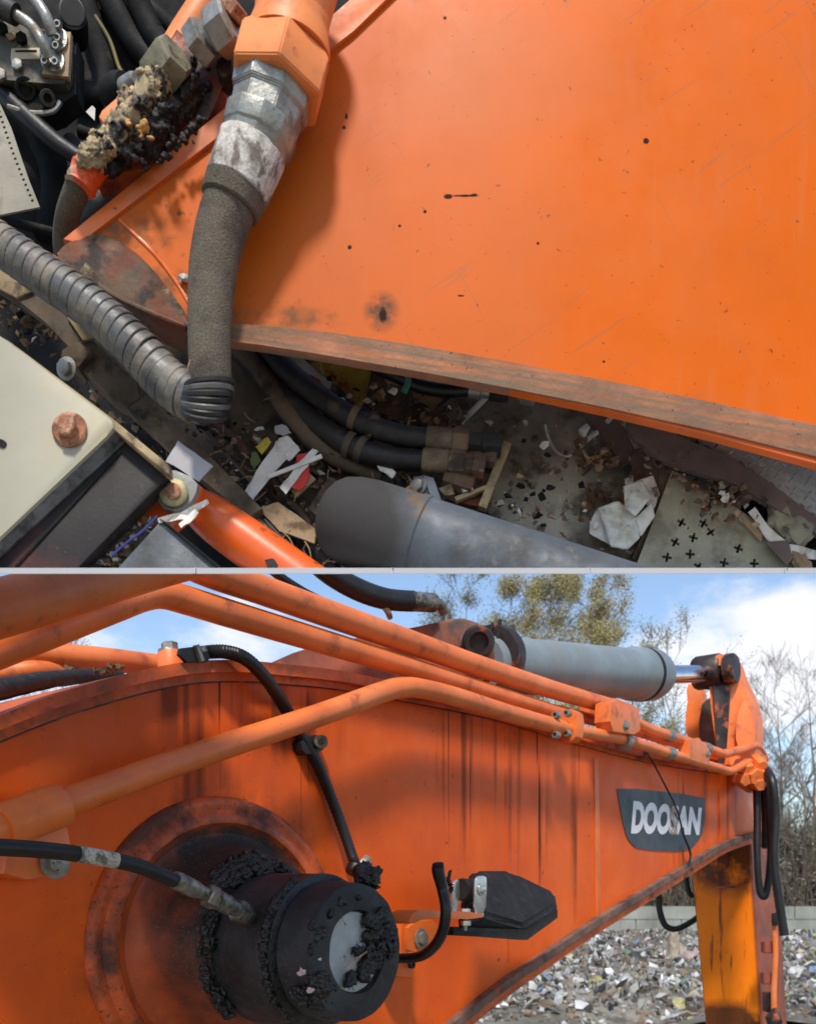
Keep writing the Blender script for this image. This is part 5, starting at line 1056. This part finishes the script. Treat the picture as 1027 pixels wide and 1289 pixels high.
def lumps(n, line, sp, r0, r1, Y, mat, name):
    bl_ = []
    for i in range(n):
        t = random.random()*(len(line)-1); a_ = line[int(t)]; b_ = line[int(t)+1]; f_ = t-int(t)
        x = a_[0]*(1-f_)+b_[0]*f_+random.gauss(0, sp); y = a_[1]*(1-f_)+b_[1]*f_+random.gauss(0, sp)
        bl_.append((P(x, y, Y+random.uniform(-.006, .006)), random.uniform(r0, r1)*.00075))
    if name == 'char_lumps': bl_ += [(P(x_, y_, .972), .0135) for x_, y_ in ((228, 100), (218, 120), (205, 138), (190, 155), (172, 170), (158, 184), (142, 198), (236, 118), (222, 140), (205, 160), (188, 178))]
    return crust(name, bl_, .0011, .0034, mat, bf, 120)
lumps(34, [(202, 98), (170, 130), (140, 165), (112, 205)], 5, 7, 12, .952, m_putty, 'putty_lumps')
lumps(34, [(222, 110), (200, 145), (175, 165), (150, 188), (130, 205)], 8, 9, 15, .966, m_burnt, 'char_lumps')
lumps(10, [(205, 120), (160, 160), (125, 195)], 9, 2.5, 5, .938, m_burnt, 'char_crumbs')
lumps(26, [(255, 145), (235, 175), (205, 200), (170, 210)], 5, 2, 5, .962, m_burnt, 'char_crumbs')
lumps(60, [(240, 75), (250, 110), (235, 145), (215, 175)], 12, 1.2, 3.6, .984, m_burnt, 'char_crumbs')
lumps(4, [(180, 155), (160, 165), (175, 170)], 8, 3, 6, .938, M('amber_residue', L(186, 134, 70), .6, var=.2), 'amber_lumps')
bm = new(); tube(bm, PT([(128, 188, .965, 17), (112, 212, .965, 20), (100, 235, .965, 18)]), 18, wob=.25); obj('melted_sleeve', bm, M('melted_orange_sleeve', L(240, 84, 22), .5, var=.15, vs=30, layers=[dict(c=L(180, 160, 130), s=26, lo=.5, hi=.58), dict(c=L(50, 40, 34), s=34, lo=.60, hi=.66)], bump=.5), bf)
bm = new(); tube(bm, PT([(108, 218, .97, 17), (96, 240, .975, 15.5), (86, 268, 1.0, 15), (82, 300, 1.04, 15), (84, 330, 1.1, 15)]), 18); obj('hose_tail', bm, m_hose, bf)
# silver union top
sf = thing('hose_union', 'silver hex union with a rusty nut between the burnt block and the big hose', 'union', P(265, 45, .96))
bm = new(); hexnut(bm, P(248, 62, .965), P(262, 44, .955), .0215, .2); obj('hex_nut', bm, m_steel, sf)
bm = new(); lathe(bm, P(256, 52, .96), P(282, 36, .95), [(0, .014), (1, .014)], 20); obj('barrel', bm, m_steel, sf)
bm = new(); hexnut(bm, P(268, 46, .95), P(292, 26, .94), .022, .9); obj('hex_nut', bm, m_steel, sf)
bm = new(); hexnut(bm, P(288, 18, .945), P(298, 2, .94), .016, .5); obj('rusty_nut', bm, m_rust, sf)
bm = new(); usl(bm, [(276, 40), (288, 30), (292, 92), (280, 98), (272, 85)], .97, .02, .002); obj('dark_spacer', bm, m_burnt, sf)  # dark slab below the union nuts

# ---- the big vertical hose
mh = thing('hydraulic_hose', 'big dusty hose hanging from an orange pipe with hex nut, grey fittings and white sleeve', 'hose', P(264, 500, .9519))
def S(r, Y): return r*Y/F
bm = new(); tube(bm, PT([(392, -70, .9250, 47), (376, -10, .9291, 47), (366, 28, .9312, 46), (362, 42, .9312, 44)]), 40); obj('orange_pipe', bm, m_salmon, mh)
bm = new(); lathe(bm, P(370, 8, .9312), P(361, 66, .9333), [(0, S(45, .9312)), (.1, S(47.5, .9312)), (.4, S(47, .9312)), (.6, S(50, .9312)), (.85, S(54, .9312)), (1, S(55, .9312))], 40); obj('weld_collar', bm, m_salmon, mh)
ax0, ax1 = P(361, 60, .9343), P(346, 117, .9364); bm = new()
lathe(bm, ax0, ax1, [(0, S(53, .9353)), (.2, S(63, .9353)), (.94, S(63, .9353)), (1, S(58, .9353))], 6, rot=R(18)); bmesh.ops.bevel(bm, geom=bm.edges[:], offset=.0012, segments=2, affect='EDGES'); obj('hex_nut', bm, m_salmon, mh)
bm = new(); lathe(bm, P(344, 114, .9384), P(330, 160, .9395), [(0, S(50, .9395)), (.05, S(52, .9395)), (.4, S(50, .9395)), (.45, S(46, .9395)), (1, S(44, .9395))], 8, rot=.3); bmesh.ops.bevel(bm, geom=bm.edges[:], offset=.001, segments=2, affect='EDGES'); obj('swivel_nut', bm, m_steel, mh)
bm = new(); lathe(bm, P(331, 154, .9399), P(316, 196, .9416), [(0, S(47, .9395)), (.08, S(48, .9395)), (.55, S(46, .9395)), (.6, S(43, .9395)), (1, S(42, .9395))], 10, rot=.1); bmesh.ops.bevel(bm, geom=bm.edges[:], offset=.0008, segments=1, affect='EDGES'); obj('crimp_shell', bm, m_steel, mh)
bm = new(); lathe(bm, P(318, 186, .9413), P(297, 240, .9440), [(0, S(42, .9416)), (.04, S(43.5, .9416)), (.96, S(41, .9416)), (1, S(39, .9416))], 36); obj('white_sleeve', bm, m_sleeve, mh)
bm = new(); lathe(bm, P(298, 236, .9440), P(289, 260, .9457), [(0, S(40, .9436)), (.2, S(40, .9436)), (.9, S(38, .9436)), (1, S(35, .9436))], 36); obj('ferrule_end', bm, m_hose, mh)
bm = new(); tube(bm, PT([(291, 252, .9453, 33.5), (278, 290, .9467, 32), (268, 340, .9478, 30), (264, 400, .9488, 27.5), (264, 450, .9498, 26.5), (266, 478, .9519, 25.5), (268, 505, .9550, 24.5)]), 36, 8); obj('hose_body', bm, m_hose, mh)

# ---- spiral wrapped hose from left, joined at the elbow
sp_ = thing('spiral_hose', 'grey spiral-wrapped hose running from the left edge to the elbow under the big hose', 'hose', P(130, 400, .97))
path = resample(PT([(-60, 268, .99, 25), (0, 308, .985, 25), (60, 350, .98, 25.5), (120, 392, .975, 26), (170, 438, .97, 27), (205, 476, .97, 28), (238, 500, .965, 28), (262, 505, .96, 27)]), 24)
bm = new(); sweep(bm, [(p, r*.93) for p, r in path], 20); obj('inner_tube', bm, m_blackhose, sp_)
# arc length param
cum = [0]
for i in range(1, len(path)): cum.append(cum[-1] + (path[i][0]-path[i-1][0]).length)
def at_len(s_):
    s_ = min(max(s_, 0), cum[-1]-1e-6)
    for i in range(1, len(cum)):
        if cum[i] >= s_:
            f_ = (s_-cum[i-1])/(cum[i]-cum[i-1]); return path[i-1][0].lerp(path[i][0], f_), path[i-1][1]*(1-f_)+path[i][1]*f_, (path[i][0]-path[i-1][0]).normalized()
pitch = .0118; s_ = .004; k = 0
while s_ < cum[-1]-pitch*.5:
    c, r, t = at_len(s_); c2, r2, t2 = at_len(s_+pitch*1.12)
    tilt = Vector((.16, .1, .16)); ax = (t + tilt*.55 + Vector((random.uniform(-.03, .03), 0, random.uniform(-.03, .03)))).normalized()
    bm = new(); L_ = pitch*.93
    lathe(bm, c, c+ax*L_, [(0, r*.93), (0, r*.975), (.07, r*.995), (.9, r*1.02), (1, r*.99), (1, r*.92)], 28, caps=False, up=Vector((0, 0, 1))); obj('wrap_turn', bm, m_spiral, sp_, ang=18); s_ += pitch; k += 1
for k in range(7):                        # loosened turns bunched round the elbow
    cc = P(264-2*k*.6, 484+k*6.2, .945); ax = Vector((-.10+.05*k, -.28-.09*k, 1)).normalized(); rr = S(30.5-1.1*max(0, k-3), .94)
    bm = new(); lathe(bm, cc-ax*.0028, cc+ax*.0028, [(0, rr), (.2, rr*1.06), (.8, rr*1.06), (1, rr), (1, rr*.94), (0, rr*.94), (0, rr)], 32, caps=False)
    obj('loose_turn', bm, m_spiral if k in (1, 4) else m_cleanrub if k % 2 else m_blackhose, sp_)
bm = new(); lump(bm, P(262, 508, .955), S(27, .955), S(24, .95), S(18, .95), .06, 3); obj('elbow_end', bm, m_blackhose, sp_)
bm = new(); tube(bm, PT([(240, 452, .92, 1), (237, 462, .92, 1.2), (236, 470, .92, 1)]), 6); obj('loose_thread', bm, m_tan, sp_)

# ---- beige box bottom left
bx = thing('battery_box', 'beige box with dark oily side and one rusty bolt, lower left corner', 'box', P(60, 600, .95))
lid = [(-70, 372), (0, 423), (8, 428), (135, 522), (142, 530), (143, 538), (134, 549), (0, 676), (-70, 742)]
bm = new(); usl(bm, lid, .930, .012, .003); obj('lid', bm, m_beige, bx)
bm = new(); slab(bm, [P(143, 534, .933), P(160, 548, .945), P(158, 556, .945), P(0, 700, .945), P(-70, 765, .945), P(-70, 742, .933), P(0, 678, .933), P(134, 551, .933)], Vector((0, .01, 0)), .001); obj('lid_edge', bm, m_greybev, bx)
bm = new(); usl(bm, [(158, 550), (208, 590), (212, 600), (90, 722), (60, 760), (-70, 800), (-70, 762), (0, 699)], .948, .02, .001); obj('side_panel', bm, m_darkside, bx)
bm = new(); usl(bm, [(8, 426), (143, 528), (212, 584), (213, 596), (206, 594), (140, 537), (2, 432)], .934, .016, .002); obj('rear_rim', bm, m_brownpale, bx)
bm = new(); usl(bm, [(150, 566), (153, 568), (22, 712), (18, 712)], .946, .004, .0003); obj('side_seam', bm, m_bay, bx)
bm = new(); c = P(88, 541, .929); lathe(bm, c, c+Vector((0, -.0035, 0)), [(0, S(22, .93)), (.5, S(22, .93)), (1, S(20, .93))], 30); bo = obj('bolt_flange', bm, m_rust, bx)
bm = new(); hexnut(bm, c+Vector((0, -.003, 0)), c+Vector((0, -.013, 0)), S(13.5, .93), .3); obj('bolt_head', bm, m_rust, bo)
bm = new(); usl(bm, chaikin([(-3, 552), (4, 553), (9, 558), (4, 564), (-3, 561)], 1), .9285, .002, 0); obj('paint_hole', bm, m_bay, bx)
litter('paper_card', [(224, 555), (268, 586), (250, 606), (209, 580)], .98, m_lilac, 'pale lilac card wedged beside the box corner', 'card', .001, bend=.002)
# lower orange tube & bracket
ot = thing('hydraulic_line', 'glossy orange tube running down right from the box corner', 'hydraulic line', P(310, 680, 1.0), 'orange tubes of the close-up')
bm = new(); tube(bm, PT([(236, 626, 1.02, 18), (262, 648, 1.02, 27), (310, 683, 1.02, 30), (400, 748, 1.02, 32)]), 32); obj('steel_tube', bm, m_orcyl, ot)
bm = new(); lathe(bm, P(232, 640, 1.0), P(250, 612, 1.0), [(0, S(9, 1)), (.5, S(11, 1)), (1, S(8, 1))], 18); obj('end_lobe', bm, m_orcyl, ot)
bm = new(); lump(bm, P(345, 708, .998), .014, .004, .010, .5); obj('rust_spot', bm, m_burnt, ot)
bp = thing('corner_bracket', 'grey bracket tab with a round brass washer at the box corner', 'bracket', P(218, 620, .97))
bm = new(); usl(bm, chaikin([(195, 600), (212, 588), (250, 604), (246, 625), (228, 645), (200, 640)], 1), .965, .01, .001); obj('tab', bm, M('bracket_grey_blue', L(126, 128, 120), .5, var=.2, vs=30, layers=[dict(c=L(80, 66, 44), s=30, lo=.5, hi=.62)], bump=.3), bp)
c = P(219, 621, .962)
bm = new(); lathe(bm, c, c+Vector((0, -.004, 0)), [(0, S(18, .96)), (.7, S(18, .96)), (1, S(15, .96))], 28); wa = obj('washer', bm, M('brassy_washer', L(138, 128, 92), .5, metal=.4, var=.2, vs=60), bp)
bm = new(); lathe(bm, c+Vector((0, -.0035, 0)), c+Vector((0, -.008, 0)), [(0, S(10, .96)), (.6, S(10, .96)), (1, S(7, .96))], 20); obj('rivet', bm, m_rust, bp)
bm = new(); usl(bm, [(170, 655), (198, 632), (232, 650), (205, 672)], .985, .02, .001); obj('orange_gusset', bm, m_orcyl, bp)
pl = thing('grey_cover', 'flat blue-grey cover plate beside the glossy orange tube', 'cover', P(210, 700, .97))
bm = new(); usl(bm, [(202, 656), (300, 735), (130, 735)], .955, .01, .001); obj('cover_plate', bm, m_blucyl, pl)
bm = new(); usl(bm, [(200, 652), (206, 655), (305, 735), (297, 735)], .950, .014, .0008); obj('cover_rim', bm, m_bay, pl)
wire([(140, 700), (160, 683), (180, 668), (198, 650)], .955, 1.6, m_bluewire, 'dark blue wire running beside the grey cover', 'wire')
litter('cable_tie', [(198, 652), (228, 645), (260, 628), (263, 633), (232, 653), (200, 658)], .95, m_white, 'frayed white tie wrapped over the orange tube end', 'tie', .001, bend=.003)
litter('cable_tie', [(225, 660), (246, 640), (250, 645), (240, 657), (228, 664)], .948, m_white, 'short loop of white tie under the long frayed one', 'tie', .001, bend=.002)
bm = new()
for i in range(60):
    t = random.random(); flake(bm, P(128+t*66+random.gauss(0, 6), 712-t*62+random.gauss(0, 6), .975), random.uniform(.002, .007), tilt=1); bm.faces.ensure_lookup_table()
    for f in bm.faces[-12:]: f.material_index = i % 3
tag(obj('torn_tape', bm, [m_brown, m_sleeve, m_leaf]), 'torn pale tape scraps packed along the box side by the blue wire', 'tape', kind='stuff')
litter('moss_strip', [(118, 720), (160, 680), (176, 690), (140, 735)], .985, M('olive_moss', L(92, 84, 36), .9, var=.3, vs=60, bump=.8), 'olive mossy strip between box side and grey cover', 'moss', .004)

# ---- blue-grey cylinder
bcyl = thing('boom_cylinder', 'large blue-grey hydraulic cylinder with rounded end at the bottom centre', 'hydraulic cylinder', P(560, 680, 1.1))
p0 = P(434, 654, 1.13); p1 = P(860, 795, 1.04); r0 = S(57, 1.06)
L__ = (p1-p0).length
bm = new(); prof = [(-.075, r0*.12), (-.072, r0*.34), (-.062, r0*.55), (-.045, r0*.73), (-.02, r0*.87), (.02, r0*.96), (.07, r0*1.0), (.20, r0*1.01), (.205, r0*1.035), (.225, r0*1.035), (.23, r0*1.0), (1, r0*1.02)]
lathe(bm, p0, p1, prof, 64); obj('barrel', bm, m_blucyl, bcyl)
cl_ = P(528, 605, 1.06)
for (pts, Y) in (([(520, 600), (534, 598), (540, 604), (540, 628), (534, 633), (522, 622)], 1.07), ([(532, 598), (546, 601), (550, 614), (556, 630), (548, 632), (540, 620)], 1.062)):
    bm = new(); usl(bm, pts, Y, .006, .0008); obj('clip_leaf', bm, m_blucyl, bcyl)
bolt(bcyl, P(526, 612, 1.064), Vector((-.4, -1, 0)), .007, .006, m_greybev)
bm = new()
for i in range(36): lump(bm, P(522+random.gauss(0, 4), 640+random.gauss(0, 9), 1.055), .0035, .002, .003, .6)
obj('rust_scale', bm, m_leaf, bcyl, kind='stuff')

# ---- centre hoses with block fittings
ht = 'dark twin hoses curving under the boom'
for k, (pts, lab) in enumerate(((([(330, 435, 1.17, 13), (370, 475, 1.16, 13), (410, 505, 1.14, 13), (450, 530, 1.13, 13), (500, 547, 1.12, 12.5), (545, 553, 1.12, 12)]), 'upper of two dark dusty hoses leading to the fittings in the middle'),
                                (([(300, 440, 1.19, 13), (350, 490, 1.18, 13), (400, 535, 1.15, 13), (450, 565, 1.13, 13), (500, 578, 1.12, 12.5), (540, 580, 1.12, 12)]), 'lower of two dark dusty hoses leading to the fittings in the middle'))):
    r_ = thing('rubber_hose', lab, 'hose', P(pts[3][0], pts[3][1], 1.13), ht)
    bm = new(); tube(bm, PT(pts), 22); obj('hose_body', bm, m_blackhose, r_)
    x, y = pts[-1][0], pts[-1][1]
    dxx = P(x+60, y+ (6 if k == 0 else 10), 1.11)
    a_ = P(x-8, y-1, 1.12)
    bm = new(); lathe(bm, a_, P(x+26, y+2, 1.115), [(0, S(13.5, 1.12)), (.1, S(14.5, 1.12)), (.9, S(14, 1.12)), (1, S(12, 1.12))], 20); obj('ferrule', bm, m_brown, r_)
    bm = new(); hexnut(bm, P(x+25, y+2, 1.115), P(x+46, y+4, 1.11), S(17, 1.11), .4); obj('hex_nut', bm, m_foot, r_)
    bm = new(); lathe(bm, P(x+44, y+4, 1.11), P(x+(86 if k == 0 else 70), y+8, 1.11), [(0, S(13, 1.1)), (.4, S(13, 1.1)), (.42, S(15, 1.1)), (1, S(15, 1.1))], 8 if k else 6); obj('end_block', bm, m_blackhose if k == 0 else m_foot, r_)
    for (x_, y_) in (((447, 527), (470, 538)) if k == 0 else ((440, 560), (455, 566))):
        bm = new(); lathe(bm, P(x_-4, y_-2, 1.132), P(x_+4, y_+2, 1.131), [(0, S(15, 1.13)), (1, S(15, 1.13))], 20, caps=False); obj('hose_band', bm, m_brown, r_)
th3 = thing('rubber_hose', 'black hose peeping out under the boom edge with steel end fitting', 'hose', P(560, 490, 1.15))
bm = new(); tube(bm, PT([(470, 460, 1.16, 8), (505, 475, 1.15, 8), (530, 486, 1.15, 8), (560, 491, 1.15, 8), (592, 490, 1.15, 8)]), 16); obj('hose_body', bm, m_cleanrub, th3)
bm = new(); lathe(bm, P(590, 490, 1.15), P(618, 494, 1.15), [(0, S(9, 1.15)), (.5, S(9.5, 1.15)), (.55, S(7, 1.15)), (1, S(7, 1.15))], 16); obj('ferrule', bm, m_steel, th3)
bm = new(); hexnut(bm, P(616, 493, 1.15), P(640, 496, 1.15), S(10, 1.15), .3); obj('hex_nut', bm, m_blackhose, th3)
bm = new(); hexnut(bm, P(655, 499, 1.15), P(674, 502, 1.15), S(8, 1.15), .3); obj('hex_nut', bm, m_steel, th3)
bm = new(); tube(bm, PT([(510, 468, 1.135, 4), (514, 480, 1.135, 4), (508, 494, 1.14, 4)]), 10); obj('tape_ring', bm, m_green, th3)
tb = thing('angle_bar', 'tan angle bar standing diagonally right of the hose end blocks', 'bar', P(620, 600, 1.15))
bm = new(); usl(bm, [(634, 554), (644, 558), (612, 640), (602, 636)], 1.12, .012, .001); obj('bar_face', bm, m_brownpale, tb)
bm = new(); usl(bm, [(610, 553), (634, 553), (634, 562), (612, 640), (560, 628), (566, 622), (602, 630)], 1.15, .01, .001); obj('bar_web', bm, m_foot, tb)
bm = new(); usl(bm, [(572, 625), (612, 610), (614, 614), (574, 631)], 1.118, .008, .001); obj('cross_tie', bm, m_brownpale, tb)
bm = new(); usl(bm, [(578, 605), (592, 602), (596, 616), (582, 620)], 1.11, .008, .001); obj('block', bm, m_steel, tb)
bm = new(); usl(bm, [(552, 615), (568, 608), (572, 622), (560, 624)], 1.112, .002, 0); obj('card_chip', bm, m_tan, tb)
for (x0_, y0_, x1_, y1_, lab) in ((560, 600, 596, 612, 'short dark steel stub below the lower hose end'), (585, 568, 625, 578, 'dark block fitting lying between the two hose ends')):
    bm = new(); hexnut(bm, P(x0_, y0_, 1.13), P(x1_, y1_, 1.12), S(12, 1.12), .2); tag(obj('fitting_stub', bm, m_foot), lab, 'fitting')
for pts, lab in (([(640, 560), (700, 640), (716, 660), (640, 620)], 'shadowed brown plate right of the angle bar'),):
    pass
# litter in the middle
yb = litter('yellow_bag', [(375, 443), (410, 440), (468, 458), (460, 500), (455, 512), (430, 490), (395, 462)], 1.21, m_yellow, 'faded yellow plastic bag stuffed under the boom edge', 'bag', .003, bend=.01)
litter('brown_board', [(470, 462), (520, 490), (500, 530), (460, 510)], 1.225, m_brown, 'brown board piece right of the yellow bag', 'board', .004)
litter('tan_wrapper', [(515, 478), (558, 484), (566, 502), (540, 510), (520, 500)], 1.22, m_tan, 'tan crumpled wrapper beneath the black hose', 'wrapper', .002, bend=.008)
litter('brown_paper', [(500, 520), (535, 500), (560, 512), (545, 545), (515, 545)], 1.235, m_leaf, 'torn brown paper above the upper dark hose', 'paper', .002, bend=.008)
litter('red_wrapper', [(390, 470), (402, 478), (415, 495), (428, 512), (418, 512), (402, 498)], 1.15, m_red, 'red wrapper strip lying between the dark hoses', 'wrapper', .001, bend=.003)
litter('white_wrapper', [(372, 468), (385, 474), (402, 492), (400, 500), (384, 490)], 1.145, m_white, 'white wrapper scrap beside the red strip', 'wrapper', .001, bend=.003)
litter('blue_wrapper', [(340, 476), (350, 472), (364, 484), (356, 492), (342, 486)], 1.16, M('pale_blue_film', L(130, 150, 158), .5), 'pale blue film scrap by the frame lip', 'wrapper', .001, bend=.003)
litter('white_wrapper', [(365, 512), (380, 514), (388, 528), (374, 528)], 1.15, m_white, 'small white scrap between frame lip and lower hose', 'wrapper', .001, bend=.003)
litter('white_wrapper', [(390, 514), (405, 522), (408, 532), (396, 528)], 1.15, m_lilac, 'small lilac scrap right of the white one on the hoses', 'wrapper', .001, bend=.003)
litter('white_wrapper', [(466, 572), (476, 576), (498, 594), (494, 602), (478, 592)], 1.12, m_white, 'white scrap at the round end of the blue-grey cylinder', 'wrapper', .001, bend=.003)
lt = 'litter heap on the frame plate'
litter('paper_sheet', [(352, 552), (362, 548), (376, 562), (366, 572), (330, 612), (318, 630), (309, 618), (322, 594)], 1.12, m_white, 'long white paper sheet slanting across the litter heap', 'paper', .001, lt, bend=.004)
litter('paper_sheet', [(358, 572), (372, 560), (378, 566), (364, 580)], 1.118, m_white, 'small white paper near the top of the litter heap', 'paper', .001, lt, bend=.004)
litter('paper_sheet', [(394, 564), (400, 568), (388, 585), (360, 622), (352, 614), (374, 585)], 1.112, m_white, 'second white paper strip right of the long sheet', 'paper', .001, lt, bend=.004)
litter('red_wrapper', [(374, 572), (388, 570), (390, 600), (378, 618), (362, 612), (372, 594)], 1.118, m_red, 'bright red wrapper in the litter heap', 'wrapper', .001, lt, bend=.004)
litter('drinking_straw', [(336, 598), (338, 602), (406, 576), (404, 571)], 1.105, m_white, 'white straw lying over the red wrapper', 'straw', .002, lt)
litter('yellow_wrapper', [(322, 562), (336, 550), (342, 556), (330, 572)], 1.12, M('yellow_film', L(200, 176, 40), .5), 'small yellow wrapper at the upper left of the heap', 'wrapper', .001, lt, bend=.004)
litter('green_leaf', [(316, 570), (322, 568), (328, 580), (320, 590), (315, 584)], 1.12, M('green_leaf', L(96, 104, 48), .6), 'green leaf below the yellow wrapper', 'leaf', .001, lt, bend=.003)
litter('lilac_scrap', [(346, 536), (358, 534), (366, 544), (356, 548), (346, 544)], 1.14, m_lilac, 'pale scrap above the heap on the frame plate', 'scrap', .001, lt, bend=.003)
random.seed(3)
bm = new(); mats = [m_leaf, m_tan, m_brown, m_white, m_bay, m_strip]; areas = [(300, 560, 18, 14), (340, 600, 25, 18), (400, 620, 25, 25), (330, 650, 30, 22), (370, 680, 30, 20), (300, 630, 20, 14), (420, 690, 20, 14), (180, 520, 25, 20), (230, 560, 25, 20), (500, 600, 18, 10), (520, 540, 22, 16), (430, 540, 25, 15), (380, 500, 22, 15), (60, 400, 25, 12), (40, 420, 25, 14), (285, 600, 12, 10), (560, 520, 26, 14), (480, 500, 20, 14), (700, 590, 50, 35), (840, 580, 40, 20), (900, 620, 25, 12), (660, 640, 30, 20), (110, 500, 25, 15), (930, 640, 30, 14), (45, 395, 25, 14)]
for i in range(1300):
    x, y, sx, sy = random.choice(areas); f0 = len(bm.faces)
    flake(bm, P(x+random.gauss(0, sx), y+random.gauss(0, sy), random.uniform(1.14, 1.2)), random.uniform(.0015, .0075)*(1.5 if random.random() < .1 else 1), tilt=1.1); bm.faces.ensure_lookup_table()
    mi = random.choices(range(6), (30, 18, 24, 7, 14, 14))[0]
    for f in bm.faces[f0:]: f.material_index = mi
tag(obj('loose_debris', bm, mats, ang=20), 'scattered crumbs of leaves, card and dirt filling the gaps under the boom', 'debris', kind='stuff')
bm = new()
for i in range(70):
    x, y, sx, sy = random.choice(areas[:11]); a_ = random.random()*3.14; l = random.uniform(8, 26); Y = random.uniform(1.12, 1.17)
    x += random.gauss(0, sx); y += random.gauss(0, sy)
    tube(bm, PT([(x, y, Y, .8), (x+math.cos(a_)*l*.5+random.gauss(0, 2), y+math.sin(a_)*l*.5+random.gauss(0, 2), Y-.003, .8), (x+math.cos(a_)*l, y+math.sin(a_)*l, Y, .5)]), 4, 3)
tag(obj('dry_grass_stalks', bm, m_tan), 'thin dry stalks tangled in the debris between frame and cylinder', 'stalks', kind='stuff')
for (pts, lab) in (([(325, 640), (350, 632), (400, 668), (395, 684), (352, 668)], 'brown wooden chip below the litter heap'), ([(300, 640), (330, 655), (356, 690), (346, 700), (318, 672)], 'grey-brown board splinter above the orange tube'),
                   ([(388, 640), (414, 600), (424, 604), (400, 650)], 'reddish-brown bark strip left of the cylinder end'), ([(428, 700), (444, 690), (462, 735), (430, 735)], 'tan chip poking up in front of the cylinder'), ([(360, 606), (384, 590), (398, 604), (372, 626)], 'brown card under the red wrapper')):
    litter('wood_chip', pts, 1.135, random.choice((m_foot, m_tan, m_brown)), lab, 'chip', .004, bend=.004)
for (pts, lab) in (([(180, 520, 1.15, 7), (260, 590, 1.15, 7), (330, 655, 1.15, 7), (400, 730, 1.15, 7)], 'dark pipe running along the frame below the litter heap'), ([(350, 640, 1.18, 12), (390, 680, 1.18, 12), (430, 730, 1.18, 12)], 'dark hose end sinking under the blue-grey cylinder')):
    bay_hose(pts, lab, m_blackhose)
CUT = None
